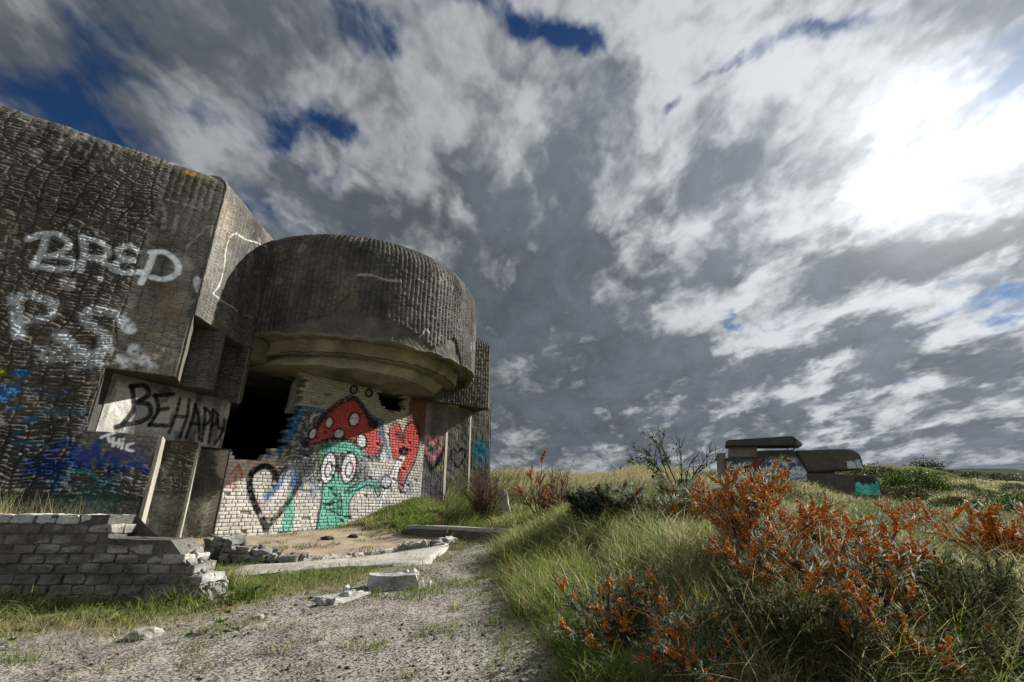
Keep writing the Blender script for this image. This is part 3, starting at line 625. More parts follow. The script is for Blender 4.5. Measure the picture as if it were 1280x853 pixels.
#PART3
# --- brick infill with the mural (each brick modelled in the relief; the broken opening follows whole bricks)
def brick_wall():
    bw, bh = .185, .063
    z0, z1 = .1, 3.76; s0, s1 = -.02, BLEN-.0
    S, Z = grid(s0, s1, z0, z1, .0078)
    zz = Z+(fbm(S*1.5, Z*.5, 101, 2)-.5)*.03; r = zz/bh; ri = np.floor(r); rf = (r-ri)*bh
    # alternate courses of headers and stretchers
    hd = (ri.astype(int) % 2 == 0); w = np.where(hd, bw*.5+.002, bw)
    ss = S+_h(ri, ri*0, 102)*.08+ri*.03+(fbm(Z*9, S*.8, 103, 2)-.5)*.012
    c = ss/w; ci = np.floor(c); cf = (c-ci)*w
    e = np.minimum(np.minimum(rf, bh-rf), np.minimum(cf, w-cf))
    q = _h(ci+hd*1000, ri, 104); q2 = _h(ci+hd*1000, ri, 105)
    m_ = .0030+.004*(fbm(S*14, Z*14, 106, 2))
    br = sst(m_*.6, m_*1.9, e)
    h = br*(.008+.006*q)+(fbm(S*45, Z*45, 107, 3)-.5)*.005+br*(q2-.5)*(cf/w-.5)*.008
    gone = (q2 > .965)*br; h = h-gone*.02
    sc, zc = (ci+.5)*w-(ss-S), (ri+.5)*bh
    # base colour: limewashed below, raw cream brick above, red brick at the far end
    lime = np.array([.61, .575, .52]); cream = np.array([.43, .40, .315]); red = np.array([.20, .10, .075])
    f = sst(2.65, 2.9, Z+.25*(fbm(S*2, Z*2, 108)-.5)*2)[..., None]
    col = lime*(1-f)+cream*f
    f2 = (sst(3.85, 4.0, S+.3*(fbm(S*3, Z*3, 109)-.5))*sst(2.2, 2.7, Z))[..., None]; col = col*(1-f2)+red*f2
    f3 = (sst(4.0, 4.2, S)*sst(2.6, 2.2, Z))[..., None]; col = col*(1-.5*f3)+np.array([.33, .32, .31])*.5*f3
    col = col*(.78+.3*q[..., None])*(.85+.3*fbm(S*3, Z*3, 110)[..., None])
    cv = Canvas(S, Z, col, B0, BD, 5)
    m = crop(370, 480, 4.488); a4 = crop(260, 460, 3.71); a1 = crop(260, 560, 6.564)
    RED = (.50, .08, .075); TEAL = (.15, .47, .355); DT = (.03, .19, .13); GRY = (.03, .033, .035); W = (.74, .74, .76); BLUE = (.03, .13, .32)
    # dark backdrop and blue edge
    cv.fill(m([(-70, 330), (30, 140), (160, 150), (330, 75), (420, 170), (490, 215), (500, 330), (470, 440), (400, 430), (430, 520), (330, 560), (220, 500), (120, 560), (10, 560), (-70, 500), (-120, 470)]), (.05, .056, .058), .92, .04, .35, edge=.1)
    for x, y in ((380, 470), (120, 330), (390, 430), (60, 440), (440, 330), (20, 500), (400, 500)): cv.fog(370+x/4.488, 480+y/4.488, .3, (.3, .3, .31), .7, .5, .6)
    cv.fill(a4([(395, 215), (425, 178), (445, 185), (432, 260), (385, 345), (330, 395), (270, 425), (262, 408), (320, 385), (338, 290), (368, 270)]), BLUE, .92, .03, edge=.05)
    cv.stroke(m([(38, 132), (90, 140), (150, 152)]), .07, BLUE); cv.stroke(m([(400, 170), (450, 195), (490, 212)]), .07, BLUE, .9); cv.stroke(m([(480, 215), (478, 260), (500, 330), (520, 410)]), .12, (.12, .2, .33), .75, .6)
    cv.fog(400, 570, .3, (.05, .2, .04), .6, .4, .6); cv.stroke(a1([(670, 130), (690, 60), (715, 0)]), .035, (.12, .35, .08), .9)
    for x, y in ((20, 240), (55, 300), (-20, 330), (0, 430)): cv.ell(370+x/4.488, 480+y/4.488, 2.4, 3, (.4, .42, .46), a=.6)
    # mushroom cap
    cap = [(48, 345), (85, 295), (130, 225), (190, 160), (255, 112), (312, 88), (352, 110), (395, 180), (440, 240), (468, 300), (466, 350), (445, 392), (412, 400), (385, 355), (330, 322), (255, 305), (180, 305), (110, 330)]
    cv.fill(m(cap), RED, .96, .015, .15, True); cv.fill(m([(390, 290), (440, 245), (466, 300), (460, 350), (440, 392), (408, 396), (380, 350)]), (.55, .12, .11), .7, .04, .2, True)
    cv.stroke(m([(45, 335), (80, 290), (130, 215), (190, 150), (255, 100), (312, 78), (355, 105), (398, 175), (445, 240)]), .13, GRY, .96)
    cv.stroke(m([(45, 350), (110, 335), (180, 310), (255, 308), (330, 325), (385, 360)]), .06, GRY, .9)
    for x, y, rx, ry, rt in ((185, 218, 17, 27, 15), (326, 200, 24, 34, 18), (93, 280, 15, 28, 25), (240, 280, 26, 22, -10), (367, 320, 24, 34, -8)):
        cv.ell(370+x/4.488, 480+y/4.488, (rx+11)/4.488, (ry+11)/4.488, GRY, rt, smooth=True); cv.ell(370+x/4.488, 480+y/4.488, rx/4.488, ry/4.488, W, rt, smooth=True)
    cv.stroke(m([(80, 220), (90, 185), (130, 170)]), .035, W, .8); cv.ell(370+430/4.488, 480+225/4.488, 6, 5, GRY)
    # gills and face
    cv.fill(m([(125, 365), (170, 335), (240, 325), (310, 335), (365, 375), (385, 410), (365, 420), (345, 395), (300, 385), (210, 385), (165, 395), (150, 400)]), TEAL, .9, .015, .3); cv.fill(m([(125, 365), (180, 330), (200, 350), (150, 395)]), DT, .8); cv.stroke(m([(230, 345), (300, 360), (350, 395)]), .05, DT, .6)
    body = [(140, 590), (150, 545), (190, 550), (225, 505), (255, 545), (310, 560), (360, 545), (430, 535), (470, 555), (485, 590), (470, 620), (440, 585), (380, 592), (335, 612), (305, 660), (298, 720), (305, 760), (250, 800), (120, 850), (118, 780), (135, 690)]
    cv.fill(m(body), TEAL, .96, .012, .12); cv.fill(m([(120, 850), (240, 800), (260, 760), (160, 780)]), (.16, .5, .38), .5, .05)
    cv.stroke(m([(148, 560), (138, 680), (120, 760), (116, 845)]), .05, GRY, .9); cv.stroke(m([(300, 585), (350, 555), (425, 532), (478, 552)]), .04, GRY, .9)
    cv.stroke(m([(270, 605), (330, 600), (390, 572), (440, 578), (470, 590)]), .045, GRY, .85); cv.stroke(m([(330, 615), (300, 660), (293, 710), (302, 760)]), .04, GRY, .85); cv.stroke(m([(300, 610), (290, 590), (340, 570)]), .06, (.05, .09, .08), .8)
    cv.stroke(m([(440, 590), (455, 630), (470, 620), (460, 585)]), .04, GRY, .9); cv.fog(415, 613, .12, DT, .8, .3, .5); cv.fog(500, 600, .1, DT, .8)
    for x, y, rx, ry, rt in ((180, 472, 37, 82, 12), (294, 472, 37, 82, 10)):
        X, Y = 370+x/4.488, 480+y/4.488
        cv.ell(X, Y, (rx+12)/4.488, (ry+12)/4.488, GRY, rt, smooth=True); cv.ell(X, Y, rx/4.488, ry/4.488, W, rt, smooth=True)
        cv.ell(X+.4, Y+2, 5.4, 10.6, GRY, rt, smooth=True); cv.ell(X+.4, Y+2.2, 3.4, 8.2, W, rt, smooth=True)
    cv.stroke(m([(230, 420), (240, 470), (235, 540)]), .05, GRY, .85)
    for pts in ([(152, 697), (200, 655), (245, 612)], [(245, 612), (254, 670), (248, 738)], [(248, 738), (200, 715), (152, 697)], [(205, 650), (208, 715)], [(228, 632), (230, 730)], [(180, 680), (250, 655)], [(185, 705), (250, 695)]): cv.stroke(m(pts), .035, GRY, .92)
    # raised hand with stick and heart
    cv.fill(m([(400, 470), (470, 460), (520, 480), (545, 540), (500, 560), (470, 540), (400, 530)]), (.6, .6, .6), .6, .03, .4, edge=.08); cv.ell(370+490/4.488, 480+412/4.488, 4, 6, W)
    cv.fill(m([(510, 545), (575, 400), (618, 408), (552, 560)]), W, .95); cv.stroke(m([(512, 540), (575, 398)]), .03, GRY, .8); cv.stroke(m([(556, 560), (620, 408)]), .04, GRY, .9)
    cv.fill(m([(490, 590), (520, 580), (500, 640), (478, 695), (458, 695), (475, 640)]), W, .95); cv.stroke(m([(460, 690), (485, 610), (470, 575)]), .03, (.15, .15, .16), .8); cv.fog(485, 630, .25, (.28, .27, .27), .75, .35, .55)
    cv.ell(370+505/4.488, 480+555/4.488, 7, 8, (.55, .57, .6), smooth=True); cv.ring(370+505/4.488, 480+550/4.488, 6.5, 8, .04, GRY, a=.85); cv.stroke(m([(495, 590), (525, 575), (535, 600)]), .05, GRY, .8)
    cv.fill(m([(600, 320), (585, 240), (560, 222), (535, 240), (525, 300), (535, 380), (552, 425), (580, 410), (600, 370)]), RED, .96, .015, .15, True)
    cv.fill(m([(602, 340), (612, 260), (645, 225), (680, 250), (684, 330), (662, 430), (620, 510), (588, 600), (575, 560), (580, 480), (612, 410), (620, 370)]), RED, .96, .015, .1, True); cv.fill(m([(525, 250), (560, 225), (575, 300), (545, 400), (530, 360)]), (.55, .12, .11), .6, .03)
    cv.stroke(m([(600, 330), (608, 255), (645, 218), (688, 250), (688, 335), (665, 435), (625, 515), (588, 608), (572, 540), (580, 480)]), .055, GRY, .95); cv.stroke(m([(600, 320), (585, 238), (560, 216), (530, 238), (522, 300), (535, 385), (550, 428)]), .04, GRY, .8)
    cv.fog(500, 545, .25, BLACK, .8, .4, .6); cv.ell(370+603/4.488, 480+378/4.488, 6.5, 6, (.004, .004, .004), smooth=True)
    for x, y in ((620, 560), (650, 540), (630, 590)): cv.fog(370+x/4.488, 480+y/4.488, .25, (.18, .23, .3), .7, .4, .6)
    cv.fog(375, 498, .3, (.12, .12, .1), .5, .5, .62); cv.stroke(m([(85, 100), (130, 115), (160, 110)]), .05, GRY, .5)
    # left: big loose black heart over white, pink and blue sprays
    for pts, w, c, al in (([(300, 250), (330, 190), (420, 130), (520, 130)], .16, (.62, .42, .42), .55), ([(560, 140), (620, 110), (670, 120)], .1, (.62, .45, .46), .6), ([(300, 270), (310, 400), (420, 560)], .16, (.68, .66, .65), .6),
                          ([(480, 400), (520, 360), (580, 320), (640, 240)], .14, (.03, .16, .42), .8), ([(690, 190), (710, 260), (690, 330)], .12, (.06, .17, .45), .8), ([(640, 230), (700, 290)], .1, (.12, .25, .5), .6),
                          ([(500, 470), (580, 380), (640, 290), (665, 190)], .13, (.74, .73, .75), .85), ([(760, 270), (768, 340)], .09, BLUE, .85), ([(830, 260), (880, 310), (930, 350)], .06, (.05, .17, .3), .8), ([(845, 340), (860, 380)], .1, (.1, .27, .42), .7)):
        cv.stroke(a1(pts), w, c, al, .8, .25)
    cv.fill(a1([(640, 440), (665, 370), (695, 330), (690, 420), (708, 460), (706, 560), (690, 660), (660, 738), (560, 772), (590, 680), (620, 560)]), TEAL, .95, .02, .1)
    cv.fog(368, 590, .45, (.05, .055, .055), .85, .3, .55); cv.fog(385, 580, .3, (.05, .055, .055), .85, .3, .55)
    for pts in ([(520, 60), (560, 40), (540, 80)], [(600, 90), (700, 60), (800, 80)], [(770, 260), (820, 250), (880, 190), (890, 120)], [(870, 40), (860, 110)], [(470, 140), (500, 190), (540, 150)]): cv.stroke(a1(pts), .025, (.45, .47, .46), .7)
    HT = [(540, 300), (555, 240), (530, 185), (480, 152), (420, 160), (360, 205), (338, 290), (355, 390), (395, 490), (440, 580), (475, 660)]
    cv.stroke(a1(HT), .115, (.012, .012, .013), 1, .35, .1); cv.stroke(a1([(540, 300), (575, 215), (640, 165)]), .1, (.02, .02, .022), .9, .4)
    cv.stroke(a1([(478, 665), (520, 610), (600, 520), (670, 430), (720, 340), (745, 290)]), .11, (.03, .032, .035), .93, .4); cv.stroke(a1([(455, 590), (480, 660), (470, 740)]), .10, (.1, .1, .1), .6, .9); cv.stroke(a1([(425, 560), (455, 530)]), .08, (.62, .52, .53), .7)
    cv.fog(345, 597, .12, BLACK, .9, .3, .5); cv.ell(342.5, 604, 3, 2.6, (.5, .5, .46), a=.8)
    for pts in ([(212, 335), (225, 240), (245, 145)], [(188, 212), (215, 180), (248, 140)], [(248, 140), (268, 185), (278, 240)]): cv.stroke(a1(pts), .045, (.5, .14, .05), .85, .5)
    cv.fill(a1([(132, 290), (190, 280), (180, 310), (140, 325)]), (.36, .06, .16), .8, .03); cv.stroke(a1([(330, 115), (365, 105)]), .05, (.36, .06, .12), .7)
    col[...] = col*(.66+.34*br[..., None])*(1-.55*gone[..., None])
    # overspray and runs of paint
    for x, y, r, c, al in ((430, 520, .5, RED, .35), (512, 560, .45, RED, .3), (420, 625, .5, TEAL, .3), (330, 610, .45, (.1, .1, .1), .3), (470, 600, .4, (.12, .12, .13), .4), (395, 620, .3, (.2, .2, .22), .3), (365, 640, .3, TEAL, .25), (300, 590, .35, (.5, .3, .32), .3), (450, 640, .4, (.35, .33, .3), .4)): cv.fog(x, y, r, c, al, .4, .62)
    for x, y, l, c in ((322, 662, 14, BLACK), (335, 668, 9, BLACK), (408, 548, 16, GRY), (441, 575, 20, RED), (447, 578, 12, RED), (506, 618, 10, RED), (430, 622, 12, TEAL), (400, 612, 10, W), (428, 616, 9, W), (380, 560, 18, BLUE)): cv.stroke([(x, y), (x-l*.04, y+l)], .014, c, .8, .5, .2)
    # which bricks still stand
    hole = cv.px([(274, 560), (268, 545), (285, 500), (310, 455), (350, 450), (386, 474), (380, 482), (377, 500), (371, 521), (366, 533), (354, 546), (351, 556), (341, 565), (334, 572), (322, 574.5), (300, 573), (289, 570), (283, 563)])
    hole2 = cv.px([(474, 490), (506, 490), (506, 512), (499, 515), (488, 513), (478, 509)])
    zi = cv.px([(262, 560)])[0][1]
    G = inpoly(sc, zc, hole) | inpoly(sc, zc, hole2) | ((sc < cv.px([(284, 560)])[0][0]) & (zc > zi+.0) & (zc > Zs0-.12)) | (zc > 3.72) | ((sc < .9) & (zc > 2.0))
    k = ~(G[:-1, :-1] | G[1:, 1:])
    pos, nr = wall_pos(B0, BD, S, Z)
    o = sheet('brick_wall', pos, nr, h, col, M_BRICK, BK, k, .22)
    # stub of rougher inner leaf behind the broken edge
    S2, Z2 = grid(.9, 1.75, 2.75, 3.7, .02); h2 = (fbm(S2*7, Z2*9, 120)-.5)*.06; c2 = (.13+.12*fbm(S2*8, Z2*14, 121))[..., None]*np.array([1, .95, .82])
    blu = sst(2.9, 2.7, Z2)[..., None]*.0; c2 = c2*(1-blu)+np.array([.03, .1, .22])*blu
    hole3 = [(s-.17-.05*math.sin(7*i), z+.03) for i, (s, z) in enumerate(hole)]
    G2 = inpoly(S2, Z2, hole3) | (Z2 < 2.0)
    n = np.array([BD[1], -BD[0]]); pos, nr = wall_pos(B0-n*.19, BD, S2, Z2)
    sheet('inner_leaf', pos, nr, h2, c2, M_BRICK, o, ~(G2[:-1, :-1] | G2[1:, 1:]), .14)
    for u, v in ((441, 488), (460, 492)):
        s, z = cv.px([(u, v)])[0]; P = B0+BD*s; c = (P[0]+n[0]*.04, P[1]+n[1]*.04, z)
        bm = bmesh.new(); tor(bm, c, .085, .018, n, 20, 8); bm_obj('iron_ring', bm, M_IRON, o, (.025, .022, .02), smooth=True)
def tor(bm, c, R, r, n, a=20, b=8):
    n = Vector((n[0], n[1], -.15)).normalized(); ux = n.orthogonal().normalized(); uy = n.cross(ux); V = []
    for i in range(a):
        t = 2*math.pi*i/a; d = ux*math.cos(t)+uy*math.sin(t); V.append([bm.verts.new(Vector(c)+d*(R+r*math.cos(2*math.pi*j/b))+n*r*math.sin(2*math.pi*j/b)) for j in range(b)])
    for i in range(a):
        for j in range(b): bm.faces.new((V[i][j], V[(i+1) % a][j], V[(i+1) % a][(j+1) % b], V[i][(j+1) % b]))
brick_wall()
# ------------------------------------------------------------------ light and sky
SUN_AZ, SUN_EL = 59.0, 31.0
sd = Vector((math.sin(R_(SUN_AZ))*math.cos(R_(SUN_EL)), math.cos(R_(SUN_AZ))*math.cos(R_(SUN_EL)), math.sin(R_(SUN_EL))))
sl = bpy.data.lights.new('sun', 'SUN'); sl.energy = 5.0; sl.angle = R_(.6); sl.color = (1, .96, .90)
so = bpy.data.objects.new('sun', sl); COL.objects.link(so); so.rotation_euler = sd.to_track_quat('Z', 'Y').to_euler()
def world():
    w = bpy.data.worlds.new('World'); SC.world = w; w.use_nodes = True; nt = w.node_tree; nt.nodes.clear(); L = nt.links.new
    out = nt.nodes.new('ShaderNodeOutputWorld')
    tc = nt.nodes.new('ShaderNodeTexCoord'); D = tc.outputs['Generated']
    def M(op, a, b=None, c=None):
        n = nt.nodes.new('ShaderNodeMath'); n.operation = op
        for i, v in enumerate((a, b, c)):
            if v is None: continue
            if isinstance(v, (int, float)): n.inputs[i].default_value = v
            else: L(v, n.inputs[i])
        return n.outputs[0]
    def VM(op, a, b=None, s=None):
        n = nt.nodes.new('ShaderNodeVectorMath'); n.operation = op
        for i, v in enumerate((a, b)):
            if v is None: continue
            if isinstance(v, (tuple, list)): n.inputs[i].default_value = v
            else: L(v, n.inputs[i])
        if s is not None:
            if isinstance(s, (int, float)): n.inputs['Scale'].default_value = s
            else: L(s, n.inputs['Scale'])
        return n.outputs['Value'] if op in ('DOT_PRODUCT', 'LENGTH') else n.outputs[0]
    def SS(x, a, b, lo=0., hi=1.):
        n = nt.nodes.new('ShaderNodeMapRange'); n.interpolation_type = 'SMOOTHSTEP'; L(x, n.inputs[0])
        for i, v in zip((1, 2, 3, 4), (a, b, lo, hi)): n.inputs[i].default_value = v
        return n.outputs[0]
    def N(vec, sc, det=8., ro=.55, out_='Fac', dist=0.):
        n = nt.nodes.new('ShaderNodeTexNoise'); n.noise_dimensions = '2D'; L(vec, n.inputs['Vector']); n.inputs['Scale'].default_value = sc; n.inputs['Detail'].default_value = det; n.inputs['Roughness'].default_value = ro; n.inputs['Distortion'].default_value = dist
        return n.outputs[out_]
    def MIX(f, a, b):
        n = nt.nodes.new('ShaderNodeMix'); n.data_type = 'RGBA'
        for s, v in ((n.inputs[0], f), (n.inputs[6], a), (n.inputs[7], b)):
            if isinstance(v, (int, float)): s.default_value = v
            elif isinstance(v, tuple): s.default_value = v+(1,)
            else: L(v, s)
        return n.outputs[2]
    sep = nt.nodes.new('ShaderNodeSeparateXYZ'); L(D, sep.inputs[0])
    zc = M('ADD', M('MAXIMUM', sep.outputs[2], 0.), .26)
    pl = VM('DIVIDE', D, None); dv = nt.nodes.new('ShaderNodeCombineXYZ')
    for i in range(3): L(zc, dv.inputs[i])
    nt.links.new(dv.outputs[0], pl.node.inputs[1])
    cb = nt.nodes.new('ShaderNodeSeparateXYZ'); L(pl, cb.inputs[0]); p2 = nt.nodes.new('ShaderNodeCombineXYZ'); L(cb.outputs[0], p2.inputs[0]); L(cb.outputs[1], p2.inputs[1])
    mp = nt.nodes.new('ShaderNodeMapping'); mp.vector_type = 'POINT'; mp.inputs['Rotation'].default_value = (0, 0, R_(42)); mp.inputs['Scale'].default_value = (1.15, .82, 1); L(p2.outputs[0], mp.inputs['Vector']); P = mp.outputs[0]
    # direction warped by noise so that the placed banks and gaps have ragged outlines
    wn = N(P, 1.6, 6., .6, 'Color'); Dw = VM('ADD', D, VM('SCALE', VM('SUBTRACT', wn, (.5, .5, .5)), None, .34))
    def blob(u, v, wu, wv, amp, rot=0.):
        c = Vector(ray(u, v)).normalized(); r = Vector((1, 0, 0)); t1 = (r-c*r.dot(c)).normalized(); t2 = c.cross(t1)*-1
        if t2.z < 0: t2 = -t2
        ca, sa = math.cos(R_(rot)), math.sin(R_(rot)); a1, a2 = t1*ca+t2*sa, t2*ca-t1*sa
        k = Vector((0, 0, 0)); dd = VM('SUBTRACT', Dw, tuple(c))
        x = M('DIVIDE', VM('DOT_PRODUCT', dd, tuple(a1)), wu/FOC); y = M('DIVIDE', VM('DOT_PRODUCT', dd, tuple(a2)), wv/FOC)
        e = M('EXPONENT', M('MULTIPLY', M('ADD', M('MULTIPLY', x, x), M('MULTIPLY', y, y)), -1.))
        return M('MULTIPLY', e, amp)
    def total(l):
        s = None
        for b in l:
            x = blob(*b); s = x if s is None else M('ADD', s, x)
        return s
    gaps = total([(120, 145, 120, 50, .52, -10), (190, 40, 50, 45, .55, 30), (60, 205, 110, 35, .24), (395, 190, 55, 26, .50, -15), (465, 78, 60, 26, .48), (340, 280, 70, 40, .42), (655, 14, 75, 22, .42), (905, 68, 26, 9, .46, 25), (858, 112, 26, 10, .48, 40), (1240, 95, 60, 36, .46), (938, 396, 46, 13, .50), (1240, 398, 60, 18, .42), (740, 12, 45, 14, .5), (1000, 30, 40, 12, .46), (560, 25, 60, 20, .3)])
    dark = total([(650, 345, 150, 80, .58), (560, 280, 110, 60, .30), (660, 395, 90, 40, .25), (690, 420, 120, 55, .40), (870, 462, 140, 26, .58, 6), (1185, 312, 130, 26, .80, 14), (1080, 355, 60, 24, .36), (1210, 452, 120, 24, .62), (740, 540, 240, 34, .55), (700, 490, 130, 36, .50), (1130, 556, 260, 20, .42), (820, 345, 80, 36, .34), (70, 60, 210, 130, .34), (1000, 480, 90, 14, .34), (440, 170, 90, 60, .10), (1030, 530, 200, 12, .3), (690, 200, 60, 60, .22), (870, 335, 60, 24, .25)])
    lite = total([(1195, 190, 100, 60, .24), (1000, 250, 170, 110, .04), (830, 120, 140, 70, .20), (950, 370, 170, 34, .26), (1100, 415, 160, 20, .36), (1060, 505, 150, 10, .42), (610, 262, 40, 20, .30), (900, 525, 100, 9, .36), (650, 553, 50, 7, .30), (950, 60, 120, 60, .2), (780, 520, 90, 7, .25), (580, 120, 90, 70, .2), (330, 180, 80, 50, .22), (480, 190, 110, 60, .15), (1120, 120, 120, 40, .1)])
    n1 = N(P, 1.6, 9., .62, dist=.35); n2 = N(VM('ADD', P, (3.1, 7.7, 0)), 3.2, 9., .62, dist=.4); n3 = N(VM('ADD', P, (9., 2.2, 0)), 8., 7., .58, dist=.3); n4 = N(VM('ADD', P, (1., 5.2, 0)), 24., 6., .65)
    vo = nt.nodes.new('ShaderNodeTexVoronoi'); vo.feature = 'SMOOTH_F1'; vo.voronoi_dimensions = '2D'; L(VM('ADD', P, VM('SCALE', VM('SUBTRACT', N(P, 4., 4., .6, 'Color'), (.5, .5, .5)), None, .35)), vo.inputs['Vector']); vo.inputs['Scale'].default_value = 5.; vo.inputs['Detail'].default_value = 2.; vo.inputs['Roughness'].default_value = .55; vo.inputs['Smoothness'].default_value = .4
    puff = M('SUBTRACT', vo.outputs['Distance'], .60)
    fine = M('ADD', M('MULTIPLY', M('SUBTRACT', n3, .5), 1.0), M('MULTIPLY', M('SUBTRACT', n4, .5), .22))
    cover = SS(M('ADD', M('ADD', M('MULTIPLY', M('SUBTRACT', n1, .5), .55), M('SUBTRACT', M('MULTIPLY', fine, .8), M('MULTIPLY', puff, .22))), M('SUBTRACT', .78, gaps)), .12, .56)
    thick = SS(M('ADD', M('ADD', M('MULTIPLY', M('SUBTRACT', n2, .5), 2.1), M('ADD', M('MULTIPLY', fine, 1.35), M('MULTIPLY', puff, .85))), M('SUBTRACT', M('ADD', dark, -.05), lite)), -.52, .74)
    sdot = VM('DOT_PRODUCT', D, tuple(sunv()))
    glow = M('EXPONENT', M('MULTIPLY', M('SUBTRACT', sdot, 1.), 3.6)); core = M('EXPONENT', M('MULTIPLY', M('SUBTRACT', sdot, 1.), 150.))
    lum = M('ADD', M('ADD', M('ADD', .19, M('MULTIPLY', SS(sdot, .12, -.5), .42)), M('MULTIPLY', glow, .24)), M('MULTIPLY', core, .08))  # clouds opposite the sun, out of view, brightened as added fill for shaded faces
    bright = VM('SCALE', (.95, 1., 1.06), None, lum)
    dl = M('MULTIPLY', M('ADD', .62, M('MULTIPLY', glow, .75)), M('ADD', M('ADD', 1.08, M('MULTIPLY', fine, .7)), M('MULTIPLY', M('SUBTRACT', n2, .5), 1.3)))
    darkc = VM('SCALE', (.062, .073, .087), None, dl)
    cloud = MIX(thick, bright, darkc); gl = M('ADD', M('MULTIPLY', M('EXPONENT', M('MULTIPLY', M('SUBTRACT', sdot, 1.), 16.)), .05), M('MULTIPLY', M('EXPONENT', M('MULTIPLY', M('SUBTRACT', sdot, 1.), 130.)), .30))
    hz = SS(sep.outputs[2], .0, .09, .5, 0.); cloud = MIX(hz, cloud, (.10, .118, .138))
    sky = nt.nodes.new('ShaderNodeTexSky'); sky.sky_type = 'NISHITA'; sky.sun_disc = False; sky.sun_elevation = R_(SUN_EL); sky.sun_rotation = R_(SUN_AZ); sky.air_density = 1.0; sky.dust_density = .4; sky.ozone_density = 2.5
    b1 = nt.nodes.new('ShaderNodeBackground'); tint = VM('MULTIPLY', sky.outputs[0], (.19, .33, .5)); L(tint, b1.inputs[0]); b1.inputs[1].default_value = .05
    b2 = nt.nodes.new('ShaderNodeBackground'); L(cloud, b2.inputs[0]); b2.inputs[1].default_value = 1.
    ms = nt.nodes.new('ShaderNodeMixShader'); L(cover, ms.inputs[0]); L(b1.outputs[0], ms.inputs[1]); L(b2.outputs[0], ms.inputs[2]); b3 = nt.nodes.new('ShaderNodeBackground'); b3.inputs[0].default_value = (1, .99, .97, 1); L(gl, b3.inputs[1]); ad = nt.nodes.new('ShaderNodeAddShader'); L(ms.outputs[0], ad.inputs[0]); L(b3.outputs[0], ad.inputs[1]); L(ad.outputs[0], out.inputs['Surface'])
    w.cycles.sampling_method = 'MANUAL'; w.cycles.sample_map_resolution = 256
def sunv():
    return Vector(ray(1195, 190)).normalized()
world()
# ------------------------------------------------------------------ camera, view
cam = bpy.data.cameras.new('camera'); co = bpy.data.objects.new('camera', cam); COL.objects.link(co); SC.camera = co
cam.sensor_width = 36; cam.lens = FOC/1280*36; cam.clip_start = .05; cam.clip_end = 4000
co.location = (0, 0, CAMZ); co.rotation_euler = (math.pi/2+TH, 0, 0)
SC.view_settings.view_transform = 'Standard'; SC.view_settings.look = 'None'; SC.view_settings.exposure = .88; SC.view_settings.gamma = 1
SC.render.engine = 'CYCLES'; SC.cycles.max_bounces = 6; SC.cycles.diffuse_bounces = 3; SC.cycles.transparent_max_bounces = 6; SC.cycles.caustics_reflective = False; SC.cycles.caustics_refractive = False
# ------------------------------------------------------------------ ruined low masonry near the path
def chip_box(bm, c, sx, sy, sz, ax, jit=.008):
    ay = np.array([-ax[1], ax[0]])
    vs = []
    for k in (-1, 1):
        for j in (-1, 1):
            for i in (-1, 1):
                p = np.array([c[0], c[1]])+ax*i*sx/2+ay*j*sy/2
                vs.append(bm.verts.new((p[0]+random.uniform(-jit, jit), p[1]+random.uniform(-jit, jit), c[2]+k*sz/2+random.uniform(-jit, jit))))
    for f in ((0, 2, 3, 1), (4, 5, 7, 6), (0, 1, 5, 4), (2, 6, 7, 3), (0, 4, 6, 2), (1, 3, 7, 5)): bm.faces.new([vs[i] for i in f])
def block_obj(name, bm, mat, parent, cf, bev=.006, rough=.006, rs=14, sub_=2):
    bmesh.ops.bevel(bm, geom=bm.edges[:], offset=bev, segments=1, affect='EDGES', clamp_overlap=True)
    bmesh.ops.recalc_face_normals(bm, faces=bm.faces)
    if sub_: bmesh.ops.subdivide_edges(bm, edges=[e for e in bm.edges if e.calc_length() > .03], cuts=sub_, use_grid_fill=True)
    from mathutils import noise
    for v in bm.verts: v.co += noise.noise_vector(v.co*rs)*rough+noise.noise_vector(v.co*rs*3)*rough*.5
    me = bpy.data.meshes.new(name); bm.to_mesh(me); bm.free()
    co = np.empty(len(me.vertices)*3, np.float32); me.vertices.foreach_get('co', co); co = co.reshape(-1, 3)
    set_col(me, cf(co)); me.materials.append(mat); return link(bpy.data.objects.new(name, me), parent)
